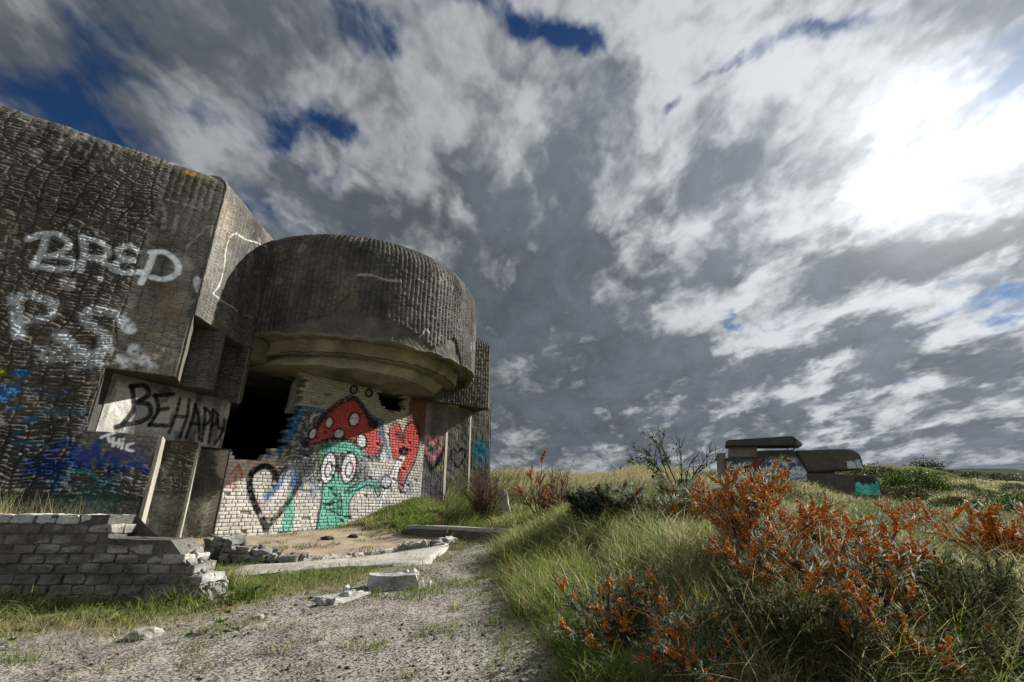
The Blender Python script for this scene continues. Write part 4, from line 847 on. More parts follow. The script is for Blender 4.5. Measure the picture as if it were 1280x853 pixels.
def ruin_wall():
    y0 = 4.50; ch = .083; th = .34
    base = h1(-3.4, 4.4)-.12; o = thing('ruined_wall', 'low ruined brick wall with mossy dark face and crumbling sunlit end beside the gravel', 'wall', (-3.6, y0, base))
    def top(x):
        if x < -3.66: return .93
        if x < -3.08: return .715
        return .715-(x+3.08)*1.18
    bm = bmesh.new(); cp_ = bmesh.new(); ax = np.array([1., 0.])
    z = base; r = 0
    while z < .93:
        for leaf in range(2):
            x = -6.2+(r % 2)*.105
            while x < -2.3:
                ln = .205; cx = x+ln/2
                if top(cx+.02) > z+ch*.7 and not (random.random() < .05 and cx > -3.9):
                    tgt = bm
                    dx = random.uniform(-.015, .015) if top(cx+.2) < z+ch else 0
                    jz = random.uniform(-.004, .004)
                    if z+ch*1.5 > .93 and cx < -3.6: tgt = cp_
                    chip_box(tgt, (cx+dx, y0+.085+leaf*.17+random.uniform(-.008, .008), z+ch/2+jz), ln-.012, .16, ch-.011, ax)
                x += ln+.006
        z += ch; r += 1
    def cf(co):
        f = fbm(co[:, 0]*2.2, co[:, 2]*3.5, 131, 4); g = fbm(co[:, 0]*7, co[:, 2]*12, 132, 3); b = _h(np.floor((co[:, 0]+6.2)/.105), np.floor((co[:, 2]-base)/ch), 133)
        c = (.105+.24*sst(.4, .72, f*.6+g*.4)*sst(-5.2, -2.9, co[:, 0])+.05*b+.02*g)[:, None]*np.array([1, .93, .82])
        e = sst(.25, .05, np.array([top(x) for x in co[:, 0]])-co[:, 2])[:, None]*sst(.3, .6, g)[:, None]*(co[:, 0] > -3.9)[:, None]
        c = c*(1-e)+np.array([.42, .4, .36])*e  # broken top edge lightened in colour as if sunlit
        ms = (sst(.52, .66, fbm(co[:, 0]*3+4, co[:, 2]*5, 138, 4))*sst(.75, .3, co[:, 2]))[:, None]*.35; c = c*(1-ms)+np.array([.045, .055, .025])*ms
        w = sst(.62, .7, g)[:, None]*.6; c = c*(1-w)+np.array([.3, .31, .31])*w
        return c
    block_obj('brickwork', bm, M_RUBBLE, o, cf, .007, .012)
    def cf2(co):
        g = fbm(co[:, 0]*6, co[:, 1]*9, 134, 3)[:, None]; t = (sst(.3, .5, fbm(co[:, 0]*2.5, co[:, 2]*2, 135))*sst(-4.8, -4.3, co[:, 0]))[:, None]*.35
        c = np.array([.56, .56, .53])*(.6+.7*g); return c*(1-t)+np.array([.12, .24, .2])*t  # whitish tone stands for the lit top; the teal is paint
    block_obj('coping', cp_, M_RUBBLE, o, cf2, .008, .014)
    m = bmesh.new()          # mortar bed, slightly behind the bricks
    pts = [(-6.2, base), (-6.2, .90), (-3.72, .90), (-3.70, .70), (-3.10, .69), (-2.55, base)]
    A = [m.verts.new((x, y0+.012, z)) for x, z in pts]; B = [m.verts.new((x, y0+th-.02, z)) for x, z in pts]
    m.faces.new(A); m.faces.new(B[::-1])
    for i in range(len(pts)): m.faces.new((A[i], B[i], B[(i+1) % 6], A[(i+1) % 6]))
    bmesh.ops.triangulate(m, faces=m.faces[:]); bmesh.ops.subdivide_edges(m, edges=m.edges[:], cuts=5)
    block_obj('mortar_core', m, M_RUBBLE, o, lambda co: (.10+.16*sst(-3.3, -2.9, co[:, 0])*fbm(co[:, 0]*9, co[:, 2]*9, 136))[:, None]*np.array([1, .93, .82]), .0005, .02, 9, 0)
    # rubble knobs along the broken end
    rb = bmesh.new()
    for i in range(110):
        t = random.random(); x = -3.12+.66*t+random.uniform(-.06, .06); z = .66-t*.60*.95+random.uniform(-.05, .03); s = random.uniform(.012, .036)
        bmesh.ops.create_icosphere(rb, subdivisions=1, radius=s, matrix=__import__('mathutils').Matrix.Translation((x, y0+random.uniform(.0, th), z)))
    block_obj('broken_edge', rb, M_RUBBLE, o, lambda co: (.10+.34*fbm(co[:, 0]*12, co[:, 2]*12, 137))[:, None]*np.array([1, .96, .9]), .001, .02, 22, 0)
ruin_wall()
def rubble_strip(name, label, cat, pts, w, hts, tone, parts=None, n=14, lumps=26, seed=0, ln0=(.09, .22), one=False):
    """a broken footing: a ridge of masonry along pts with ragged top"""
    random.seed(seed+100); pts = np.array(pts, float); seg = np.r_[0, np.cumsum(np.hypot(*np.diff(pts, axis=0).T))]; L = seg[-1]
    o = thing(name, label, cat, (pts[:, 0].mean(), pts[:, 1].mean(), h1(*pts.mean(0))))
    bm = bmesh.new(); s = 0; row = 0
    while s < L:
        ln = random.uniform(*ln0); c = s+ln/2
        x, y = np.interp(c, seg, pts[:, 0]), np.interp(c, seg, pts[:, 1]); x2, y2 = np.interp(min(c+.1, L), seg, pts[:, 0]), np.interp(min(c+.1, L), seg, pts[:, 1]); x1, y1 = np.interp(max(c-.1, 0), seg, pts[:, 0]), np.interp(max(c-.1, 0), seg, pts[:, 1])
        ax = np.array([x2-x1, y2-y1]); ax /= np.linalg.norm(ax)+1e-9; hh = np.interp(c/L, np.linspace(0, 1, len(hts)), hts)*random.uniform(.75, 1.12)
        g = h1(x, y); k = 1 if one else max(1, round(hh/.06))
        for j in range(k): chip_box(bm, (x+random.uniform(-.012, .012), y+random.uniform(-.012, .012), g-.05+(j+.5)*(hh+.05)/k), ln-.012, w*random.uniform(.82, 1.05), (hh+.05)/k-.008, ax, .012)
        s += ln+.006
        from mathutils import Matrix
    for i in range(lumps):
        t = random.random(); x, y = np.interp(t*L, seg, pts[:, 0]), np.interp(t*L, seg, pts[:, 1]); hh = np.interp(t, np.linspace(0, 1, len(hts)), hts)
        s_ = random.uniform(.02, .06); x += random.uniform(-w*.5, w*.5); y += random.uniform(-w*.6, w*.6)
        bmesh.ops.create_icosphere(bm, subdivisions=1, radius=s_, matrix=Matrix.Translation((x, y, h1(x, y)+hh*random.uniform(.3, .95))))
    block_obj('masonry', bm, M_RUBBLE, o, lambda co: (tone*(.45+1.0*fbm(co[:, 0]*5, co[:, 1]*5+co[:, 2]*8, 140+seed)))[:, None]*np.array([1, .97, .91]), .03 if one else .018, .034, 7 if one else 9, 4)
    return o
def gpt(u, v):                         # pixel -> point on the terrain
    d = ray(u, v); t = 1.
    for _ in range(400):
        p = d*t
        if p[2]+CAMZ <= h1(p[0], p[1]): break
        t += max(.01, (p[2]+CAMZ-h1(p[0], p[1]))*.5)
    return np.array([p[0], p[1], h1(p[0], p[1])])
def gxy(l): return [tuple(gpt(u, v)[:2]) for u, v in l]
rubble_strip('broken_footing', 'dark stub of brick footing sloping down to the right at the foot of the mural', 'ruin', gxy([(258, 700), (300, 702), (345, 703), (372, 702)]), .3, [.3, .24, .15, .06], .20, seed=1, lumps=30)
rubble_strip('kerb_remains', 'thin ragged line of pale stones edging the concrete strip', 'kerb', gxy([(345, 704), (400, 699), (450, 694), (500, 688), (535, 684), (560, 679)]), .16, [.02, .03, .03, .045, .08, .08], .36, seed=2, lumps=30, ln0=(.1, .34))
rubble_strip('masonry_lump', 'whitish broken lump of masonry lying at the edge of the gravel', 'ruin', gxy([(400, 752), (428, 748), (450, 741), (470, 736), (500, 734), (528, 733)]), .26, [.01, .02, .035, .10, .12, .09], .40, seed=3, lumps=8, ln0=(.44, .5), one=True)
def beam():
    a, b = gpt(506, 668), gpt(604, 675); a = np.array([a[0], a[1]]); b = np.array([b[0], b[1]])
    d = (b-a)/np.linalg.norm(b-a); n = np.array([-d[1], d[0]]); L = np.linalg.norm(b-a); z = h1(*((a+b)/2))
    o = thing('concrete_beam', 'long low concrete kerb beam with two courses below the grassy mound', 'beam', ((a+b)[0]/2, (a+b)[1]/2, z-.1))
    b2 = b+d*.5; a2 = a-d*.1
    for nm, z0, z1, off in (('lower_course', -.15, .10, .0), ('top_course', .105, .17, .05)):
        bm = prism_bm([tuple(a2+n*off), tuple(b2+n*off), tuple(b2+n*.35), tuple(a2+n*.35)], z+z0, z+z1, .012); rough_up(bm, .02, 5, 5, 3)
        bm_obj(nm, bm, M_RUBBLE, o, (.30, .285, .25) if z1 > .12 else (.10, .095, .085))  # lit top and shaded front put into the two course colours
beam()
def slab():
    P = gxy([(270, 722), (300, 713), (350, 708), (420, 703), (480, 696), (530, 688), (560, 683), (552, 694), (543, 699), (535, 706), (505, 708), (440, 712), (380, 716), (330, 721), (296, 727)])
    P = np.array(P); c = P.mean(0); n = 60; rows = []
    Q = np.array(curve([tuple(p) for p in P]+[tuple(P[0])], 4))[:-1]
    V = []; F = []; K = 9; m = len(Q)
    for k in range(K):
        t = k/(K-1); q = c+(Q-c)*t if k else c+(Q-c)*.001
        for p in q: V.append((p[0], p[1]))
    V = np.array(V); Z = H(V[:, 0], V[:, 1])+.035+(fbm(V[:, 0]*6, V[:, 1]*6, 161)-.5)*.012
    V = np.c_[V, Z]; low = V[(K-1)*m:].copy(); low[:, 2] -= .2; V = np.r_[V, low]
    for k in range(K):
        for i in range(m): j = (i+1) % m; F.append((k*m+i, k*m+j, (k+1)*m+j, (k+1)*m+i))
    f = fbm(V[:, 0]*3, V[:, 1]*3, 162, 4)
    o = np_mesh('path', V, F, M_CONC, None, (np.array([.40, .375, .335])*(.75+.5*f[:, None])))
    tag(o, 'worn strip of bare concrete path in front of the mural', 'path', kind='structure')
slab()
def stone(name, label, u, v, r, col, seed, flat=.6):
    p = gpt(u, v); bm = bmesh.new(); bmesh.ops.create_icosphere(bm, subdivisions=3, radius=r)
    from mathutils import noise
    for q in bm.verts:
        q.co *= 1+.45*noise.noise(q.co/r*1.1+Vector((seed*5, 0, 0))); q.co.z *= flat; q.co.x *= 1.3; q.co += noise.noise_vector(q.co/r*3)*r*.08
    me = bpy.data.meshes.new(name); bmesh.ops.translate(bm, verts=bm.verts, vec=(0, 0, r*.25)); bm.to_mesh(me); bm.free(); set_col(me, np.array(col)); me.materials.append(M_RUBBLE)
    o = link(bpy.data.objects.new(name, me)); o.location = p; tag(o, label, 'stone')
stone('stone', 'pale half-buried stone in the weeds left of the gravel', 180, 797, .075, (.36, .33, .28), 1, .5)
stone('stone', 'small dark stone on the sand, the left of two below the mural', 409, 675, .075, (.05, .045, .04), 2)
stone('stone', 'small dark stone on the sand, the right of two below the mural', 441, 672, .07, (.05, .045, .04), 3)
stone('stone', 'pale flat stone at the far edge of the concrete strip by the kerb', 551, 684, .09, (.42, .4, .36), 4, .4)
stone('stone', 'pale chip of stone lying on the gravel edge below the crumbling wall', 322, 773, .03, (.42, .39, .34), 5)
def post():
    p = gpt(634, 646); o = thing('concrete_post', 'short leaning white concrete post stump beside the brown dead bush', 'post', p)
    bm = prism_bm([(p[0]-.14, p[1]-.09), (p[0]+.10, p[1]-.11), (p[0]+.12, p[1]+.1), (p[0]-.11, p[1]+.11)], p[2]-.1, p[2]+.62, .03); rough_up(bm, .035, 5, 4, 2)
    for v in bm.verts: v.co.x -= (v.co.z-p[2])*.22
    bm_obj('shaft', bm, M_RUBBLE, o, (.36, .36, .35))
post()
def peg():
    p = gpt(638, 733); o = thing('iron_peg', 'short rusty red iron peg stuck in the grass at the track edge', 'peg', p)
    bm = bmesh.new(); from mathutils import Matrix
    bmesh.ops.create_cone(bm, cap_ends=True, segments=12, radius1=.026, radius2=.024, depth=.16, matrix=Matrix.Translation((p[0], p[1], p[2]+.06))); bm_obj('shaft', bm, M_RUST, o)
    bm = bmesh.new(); bmesh.ops.create_cone(bm, cap_ends=True, segments=12, radius1=.034, radius2=.03, depth=.025, matrix=Matrix.Translation((p[0], p[1], p[2]+.148))); bmesh.ops.bevel(bm, geom=bm.edges[:], offset=.005, segments=1, affect='EDGES'); bm_obj('cap', bm, M_RUST, o)
peg()
# ------------------------------------------------------------------ second bunker across the dunes
def far_bunker():
    Y = 46.; c = at(985, 594, Y); va = math.degrees(math.atan2(c[0], c[1])); d = azd(va+82); n = np.array([-d[1], d[0]]); P = c[:2]
    o = thing('observation_bunker', 'distant concrete bunker with flat slab roof, its flank sprayed white and teal', 'bunker', (c[0], c[1], c[2]-.5))
    def SZ(pts): s, z = on_plane(np.array([p[0] for p in pts], float), np.array([p[1] for p in pts], float), P, d); return list(zip(s, z))
    def ext(name, pts, f, b, tone, bev=.06, paint=None, parent=None):
        q = SZ(pts); bm = bmesh.new()
        A = [bm.verts.new((P[0]+d[0]*s+n[0]*f, P[1]+d[1]*s+n[1]*f, z)) for s, z in q]; B = [bm.verts.new((P[0]+d[0]*s+n[0]*b, P[1]+d[1]*s+n[1]*b, z)) for s, z in q]
        bm.faces.new(A); bm.faces.new(B[::-1]); k = len(q)
        for i in range(k): bm.faces.new((A[i], B[i], B[(i+1) % k], A[(i+1) % k]))
        bmesh.ops.recalc_face_normals(bm, faces=bm.faces)
        if bev: bmesh.ops.bevel(bm, geom=bm.edges[:], offset=bev, segments=2, affect='EDGES', clamp_overlap=True)
        return bm_obj(name, bm, M_CONC, parent or o, tone)
    ext('roof_slab', [(907, 553), (909, 551.5), (985, 546.8), (990, 547), (993, 549), (993, 557), (990, 558.2), (907, 558.8)], -.9, 2.0, (.07, .066, .064), .08)
    ext('roof_slab', [(990, 547.5), (992, 547.6), (1002, 555), (1002, 558.2), (993, 558.2), (990, 557.9)], -.5, 1.8, (.17, .15, .13), .04)
    ext('observation_post', [(911, 559.1), (946.5, 558.6), (946.5, 572), (911, 572)], -.1, 1.8, (.17, .155, .14), .04)
    ext('slit_post', [(984, 558.6), (985.3, 558.6), (985.3, 562), (984, 562)], .0, .3, (.1, .09, .08), 0); ext('slit_post', [(992, 558.6), (993.3, 558.6), (993.3, 562), (992, 562)], .0, .3, (.1, .09, .08), 0)
    ext('back_wall', [(896, 566), (907, 565.5), (908, 600), (897, 600)], .6, 2.2, (.22, .2, .17), .03)
    flank = [(906, 573.0), (911, 572.2), (946.5, 571.8), (947, 563.6), (993, 562.4), (994, 567), (1010, 590), (1012, 612), (906, 612)]
    b = ext('front_wall', flank, .0, 1.6, (.10, .09, .082), .05)
    # sprayed flank as a dense sheet
    def sheet2(name, poly, res, paint, off, parent):
        q = SZ(poly); s0 = min(a for a, _ in q); s1 = max(a for a, _ in q); z0 = min(a for _, a in q); z1 = max(a for _, a in q)
        S, Z = grid(s0, s1, z0, z1, res); col = paint(S, Z); G = inpoly(S, Z, q); N = np.zeros(S.shape+(3,)); N[..., 0] = -n[0]; N[..., 1] = -n[1]
        pos = np.stack([P[0]+d[0]*S-n[0]*off, P[1]+d[1]*S-n[1]*off, Z], -1)
        sheet(name, pos[::1], N, (fbm(S*4, Z*4, 171)-.5)*.03, col, M_CONC, parent, (G[:-1, :-1] & G[1:, 1:] & G[1:, :-1] & G[:-1, 1:]), .05)
    def spray(S, Z):
        a = fbm(S*1.6, Z*1.9, 172, 4); e = np.abs(fbm(S*2.3+a*1.5, Z*2.6, 173, 3)-.5); c = np.array([.52, .55, .60])*(.5+1.0*fbm(S*3, Z*3, 174)[..., None])
        k = sst(.05, .025, e)[..., None]; c = c*(1-k*.9)+np.array([.02, .022, .03])*k*.9
        k2 = sst(.58, .66, fbm(S*.9, Z*1.1, 175))[..., None]; c = c*(1-k2)+np.array([.07, .1, .2])*k2
        k3 = sst(.64, .7, fbm(S*.8+9, Z*1.4, 176))[..., None]; c = c*(1-k3)+np.array([.22, .05, .05])*k3
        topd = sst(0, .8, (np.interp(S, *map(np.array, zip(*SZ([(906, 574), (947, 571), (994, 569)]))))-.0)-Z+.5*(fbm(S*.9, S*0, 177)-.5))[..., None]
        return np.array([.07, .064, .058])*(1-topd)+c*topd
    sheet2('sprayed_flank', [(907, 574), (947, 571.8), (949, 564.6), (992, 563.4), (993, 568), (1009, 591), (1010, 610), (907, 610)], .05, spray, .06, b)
    h_ = ext('gun_hood', [(994.5, 563), (1040, 561.2), (1060, 561.2), (1067, 562.2), (1072, 564.2), (1076, 567.5), (1078.5, 572), (1080.3, 579), (1081.5, 586.0), (1062, 587.0), (1046, 587.6), (1020, 590), (1010, 590)], .35, 3.4, (.10, .09, .078), .12)
    def white(S, Z):
        e = np.abs(fbm(S*2, Z*2.2, 181, 3)-.5); k = sst(.05, .02, e)[..., None]; return np.array([.5, .53, .58])*(1-k)+np.array([.06, .06, .07])*k
    sheet2('sprayed_patch', [(1059, 576), (1077.5, 573.5), (1079, 579), (1080, 585.5), (1060, 586.5)], .05, white, -.28, h_)
    ext('embrasure_pillar', [(1012, 590), (1046, 588), (1047, 594), (1012, 594)], .8, 3.2, (.07, .065, .06), 0)
    lb = ext('lower_front', [(1008, 592.2), (1045, 592.6), (1082, 594.6), (1092, 596), (1099, 602), (1102, 609), (1102, 622), (1008, 622)], -.1, 3.4, (.10, .09, .08), .1)
    def teal(S, Z):
        c = np.zeros(S.shape+(3,))+np.array([.06, .055, .05]); z = SZ([(1080, 603)])[0][1]; k = sst(-.06, .06, z-Z+1.2*(fbm(S*2.4, S*0, 183)-.5))[..., None]; t = np.array([.10, .55, .45])*(.6+.8*fbm(S*2, Z*2, 184)[..., None]); c = c*(1-k)+t*k
        k = sst(.03, .015, np.abs(fbm(S*1.5, Z*1.5, 185, 2)-.5))[..., None]; return c*(1-.8*k)+np.array([.02, .05, .06])*.8*k
    sheet2('sprayed_patch', [(1068, 595.5), (1084, 595.8), (1091, 598), (1097, 603), (1099.5, 609), (1099.5, 620), (1068, 620)], .05, teal, .16, lb)
far_bunker()
#PART5
# ------------------------------------------------------------------ vegetation
def local_mesh(name, V, F, mat, col, parent):
    o = np_mesh(name, V, F, mat, None, col); o.parent = parent; return o
def blades(x, y, z, hgt, wid, lean, bend, col, segs=3, az=None, tipcol=None):
    n = len(x); az = rng.uniform(0, 2*math.pi, n) if az is None else az
    px, py = np.cos(az), np.sin(az); V = np.zeros((n, segs+1, 2, 3)); C = np.zeros((n, segs+1, 2, 3))
    lx, ly = lean
    for k in range(segs+1):
        t = k/segs; cx = x+lx*hgt*bend*t*t; cy = y+ly*hgt*bend*t*t; cz = z+hgt*(t-.38*np.minimum(bend, 1.4)*t*t); w = wid*(1-.93*t**1.6)*.5
        for j, s in ((0, -1), (1, 1)):
            V[:, k, j, 0] = cx+s*px*w; V[:, k, j, 1] = cy+s*py*w; V[:, k, j, 2] = cz
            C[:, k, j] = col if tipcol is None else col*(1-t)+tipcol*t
    idx = np.arange(n*(segs+1)*2).reshape(n, segs+1, 2)
    F = np.stack([idx[:, :-1, 0], idx[:, :-1, 1], idx[:, 1:, 1], idx[:, 1:, 0]], -1).reshape(-1, 4)
    return V.reshape(-1, 3), F, C.reshape(-1, 3)
def join(L):
    V, F, C = [], [], []; o = 0
    for v, f, c in L: V.append(v); F.append(f+o); C.append(c); o += len(v)
    return np.concatenate(V), np.concatenate(F), np.concatenate(C)
def free(x, y):
    ok = ~inpoly(x, y, BUNKER_FP) & ~((x > -6.2) & (x < -2.5) & (y > 4.45) & (y < 4.9))
    return ok
def pal(n, cols, jit=.25):
    c = np.array(cols)[rng.integers(0, len(cols), n)]; return c*rng.uniform(1-jit, 1+jit, (n, 1))
GREEN = [(.11, .19, .03), (.15, .23, .035), (.085, .155, .028), (.19, .24, .05), (.22, .23, .08)]
STRAW = [(.44, .37, .19), (.38, .33, .17), (.32, .29, .14), (.48, .42, .26), (.26, .26, .11)]
OLIVE = [(.17, .17, .07), (.21, .195, .085), (.13, .145, .055), (.27, .23, .11), (.10, .12, .045)]
def stuff(name, parts, label, cat, mat=None):
    V, F, C = join(parts); o = np_mesh(name, V, F, mat or M_GRASS, None, C); tag(o, label, cat, kind='stuff'); return o
# 1 short turf: on banks, in the track and around the ruins
def turf():
    n = 260000; x = rng.uniform(-6.5, 3.2, n); y = rng.uniform(1.9, 13, n); y = 1.9+(y-1.9)**1.0
    pm = path_mask(x, y, .75); sm = sand_mask(x, y, .3); cl = fbm(x*2.2, y*2.2, 201, 4)
    tuft = fbm(x*3.5+5, y*3.5, 203, 3)
    p = (1-pm)*(1-sm)*sst(.30, .5, cl)+pm*.9*sst(.59, .67, tuft)*sst(.35, .55, fbm(x*.8, y*.8, 204))+sm*.5*sst(.62, .7, tuft)
    dist = np.hypot(x, y); p *= np.clip(5.5/dist, .35, 1)
    bs = np.array(gxy([(290, 735), (400, 722), (470, 716), (540, 706), (580, 690), (560, 702), (420, 742), (330, 752)]))
    p = np.maximum(p, inpoly(x, y, [tuple(q) for q in bs])*sst(.4, .52, cl)*.6)
    k = (rng.random(n) < p) & free(x, y); x, y = x[k], y[k]; n = len(x); z = H(x, y)
    d = np.hypot(x, y); hg = rng.uniform(.035, .11, n)*(.6+.9*fbm(x*1.5, y*1.5, 205))
    gr = fbm(x*1.4, y*1.4, 206, 3); c = np.where((gr+rng.normal(0, .06, n) > .44)[:, None], pal(n, GREEN+OLIVE[:2]), pal(n, STRAW+OLIVE))
    a = rng.uniform(0, 6.28, n); b = rng.uniform(.2, 1.2, n)
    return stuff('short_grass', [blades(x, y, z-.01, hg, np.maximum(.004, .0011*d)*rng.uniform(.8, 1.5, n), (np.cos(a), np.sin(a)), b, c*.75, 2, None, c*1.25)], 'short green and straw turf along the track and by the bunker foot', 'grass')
turf()
# 2 long bright grass on the bank right of the track
def long_grass():
    parts = []
    def patch(u, v, r, n, cols, h0, h1_, bend=(.3, 1.2), lx=0., ly=0., wd=.006, ell=1.):
        p = gpt(u, v); a = rng.uniform(0, 6.28, n); q = np.sqrt(rng.random(n))*r; x = p[0]+np.cos(a)*q*ell; y = p[1]+np.sin(a)*q
        pm = path_mask(x, y, .15); k = (rng.random(n) > pm*1.15) & free(x, y) & (fbm(x*4, y*4, 210) > .40); x, y, a, q = x[k], y[k], a[k], q[k]; n = len(x); d = np.hypot(x, y)
        c = pal(n, cols, .3); hh = rng.uniform(h0, h1_, n)*(1.1-.5*(q/r)**2); la = rng.uniform(0, 6.28, n)
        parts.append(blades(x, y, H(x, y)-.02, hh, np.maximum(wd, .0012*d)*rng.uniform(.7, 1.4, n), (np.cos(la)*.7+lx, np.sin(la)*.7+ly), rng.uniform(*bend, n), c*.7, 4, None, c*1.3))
    G2 = GREEN+[(.16, .25, .035), (.20, .28, .05), (.13, .22, .03)]
    for u, v, r, n in ((690, 665, .9, 5200), (660, 690, .7, 3200), (720, 690, .8, 4200), (760, 670, 1.0, 4200), (680, 720, .5, 2600), (650, 655, .8, 2600), (730, 725, .5, 2600), (800, 700, .8, 3200), (660, 750, .35, 1400), (700, 760, .35, 1500), (720, 640, 1.0, 3000)): patch(u, v, r, n, G2+OLIVE[:3]+STRAW[:1]+STRAW[2:], .12, .42, lx=-.25)
    for u, v, r, n in ((880, 690, .7, 3200), (940, 740, .6, 2800), (860, 740, .5, 2600), (1010, 690, .9, 3500), (900, 790, .45, 2200), (1000, 800, .5, 2600), (1200, 700, .9, 4000), (1120, 690, .9, 3400), (1260, 760, .7, 3600), (1180, 780, .6, 3200), (1080, 830, .5, 2600), (1250, 840, .5, 2600), (950, 830, .4, 2000)): patch(u, v, r, n, OLIVE+STRAW[2:]+GREEN[:2], .15, .45, (.4, 1.5), lx=.3)
    for u, v, r, n in ((720, 830, .3, 1500), (700, 800, .3, 900), (745, 790, .3, 1100), (760, 850, .3, 1400)): patch(u, v, r, n, GREEN[:3]+OLIVE[:2], .08, .28, (.5, 1.5))
    for u, v, r, n in ((700, 680, 1.2, 900), (780, 690, 1.0, 900), (880, 720, .9, 1200), (960, 760, .7, 1000), (1100, 740, 1., 1200), (1200, 740, .9, 1000), (1000, 830, .6, 700)): patch(u, v, r, n, STRAW, .25, .55, (.5, 1.7), wd=.0035)
    for u, v, r, n in ((1150, 650, 1.6, 2500), (1080, 650, 1.5, 2500), (1220, 670, 1.2, 2200)): patch(u, v, r, n, STRAW+GREEN, .15, .4, (.3, 1.3), lx=.2)
    # by the ruined wall and bunker foot
    for u, v, r, n, cs in ((20, 715, .5, 2600, STRAW+GREEN[:3]), (90, 735, .45, 2200, STRAW+GREEN[:2]+OLIVE), (150, 745, .4, 1800, STRAW+GREEN[:3]), (220, 762, .3, 900, OLIVE+GREEN), (275, 735, .25, 900, STRAW+GREEN), (300, 745, .25, 700, GREEN), (10, 760, .4, 1000, GREEN+STRAW)): patch(u, v, r, n, cs, .08, .30, (.4, 1.6))
    for u, v, r, n, cs in ((520, 648, .8, 3200, G2), (560, 645, .7, 2600, G2+STRAW[:2]), (490, 655, .7, 1800, G2+STRAW[:3]), (590, 650, .7, 1500, STRAW+GREEN), (455, 657, .5, 900, STRAW+OLIVE), (610, 660, .7, 1600, STRAW+GREEN), (640, 640, .8, 1800, STRAW)): patch(u, v, r, n, cs, .06, .22, (.3, 1.2))
    # tussock hanging over the top left end of the ruined wall
    n = 2600; x = rng.uniform(-6.2, -3.9, n); y = rng.uniform(4.86, 5.4, n); c = pal(n, STRAW+GREEN[:2]); a = rng.uniform(0, 6.28, n)
    parts.append(blades(x, y, H(x, y), rng.uniform(.5, .95, n)*np.interp(x, [-6.2, -4.6, -4.3, -3.9], [1.25, .95, .7, .55]), rng.uniform(.004, .008, n), (np.cos(a)*.6, np.sin(a)*.6-.2), rng.uniform(.2, 1.1, n), c*.8, 4, None, c*1.2))
    return stuff('long_grass', parts, 'long lush grass bent over on the bank right of the track', 'grass')
long_grass()
# 3 marram on the dunes, thinning with distance
def marram():
    n = 270000; az = np.radians(rng.uniform(-8, 56, n)); d = np.exp(rng.uniform(np.log(5.5), np.log(115), n)); x = np.sin(az)*d; y = np.cos(az)*d
    cl = fbm(x*.55, y*.55, 221, 4); big = fbm(x*.13, y*.13, 222, 3)
    p = sst(.30, .52, cl)*sst(5, 9, d); p *= 1-.6*sst(70, 115, d)
    k = (rng.random(n) < p) & free(x, y) & (path_mask(x, y) < .3); x, y, d, big, cl = x[k], y[k], d[k], big[k], cl[k]; n = len(x)
    tan_ = pal(n, STRAW+[(.52, .46, .28), (.48, .42, .23)], .2); grn = pal(n, OLIVE+GREEN[:4], .25)
    g = (rng.normal(0, .07, n)+big+.0*sst(28, 50, d)-.22*np.exp(-((np.degrees(np.arctan2(x, y))-8)/12)**2)*sst(9, 13, d) > .50)[:, None]; c = np.where(g, grn, tan_)
    hg = rng.uniform(.3, .65, n)*(.25+2.4*cl*cl)*np.interp(d, [5, 14, 40], [.55, 1, .9]); la = rng.normal(.5, .7, n)
    return stuff('dune_grass', [blades(x, y, H(x, y)-.05, hg, np.maximum(.006, .00115*d)*rng.uniform(.8, 1.5, n), (np.cos(la), np.sin(la)), rng.uniform(.3, 1.2, n), c*.8, 3, None, c*1.2)], 'pale marram grass covering the rolling dunes behind the track', 'grass')
marram()
# 4 loose stones of the track
def pebbles():
    n = 15000; x = rng.uniform(-6, .6, n); y = rng.uniform(2.2, 8, n); k = rng.random(n) < path_mask(x, y)*sst(.40, .56, fbm(x*1.6, y*1.6, 231))*np.clip(4.5/np.hypot(x, y), .3, 1); x, y = x[k], y[k]; n = len(x)
    s = rng.lognormal(math.log(.0062), .38, n); z = H(x, y)+s*.2
    base = np.array([(1, 0, 0), (-1, 0, 0), (0, 1, 0), (0, -1, 0), (0, 0, 1), (0, 0, -1)], float); fc = np.array([(0, 2, 4), (2, 1, 4), (1, 3, 4), (3, 0, 4), (2, 0, 5), (1, 2, 5), (3, 1, 5), (0, 3, 5)])
    V = base[None]*rng.uniform(.6, 1.4, (n, 6, 1))*s[:, None, None]*np.array([1.1, 1.1, .7]); a = rng.uniform(0, 6.28, n); ca, sa = np.cos(a)[:, None], np.sin(a)[:, None]
    V = np.stack([V[..., 0]*ca-V[..., 1]*sa, V[..., 0]*sa+V[..., 1]*ca, V[..., 2]], -1)+np.stack([x, y, z], -1)[:, None]
    c = pal(n, [(.05, .053, .06), (.07, .07, .075), (.035, .037, .042), (.1, .1, .1), (.3, .27, .23), (.14, .12, .1)], .3); C = np.repeat(c[:, None], 6, 1)
    F = fc[None]+(np.arange(n)*6)[:, None, None]
    o = np_mesh('gravel', V.reshape(-1, 3), F.reshape(-1, 3), M_RUBBLE, None, C.reshape(-1, 3)); tag(o, 'dark gravel and cinders scattered over the sandy track', 'gravel', kind='stuff')
pebbles()
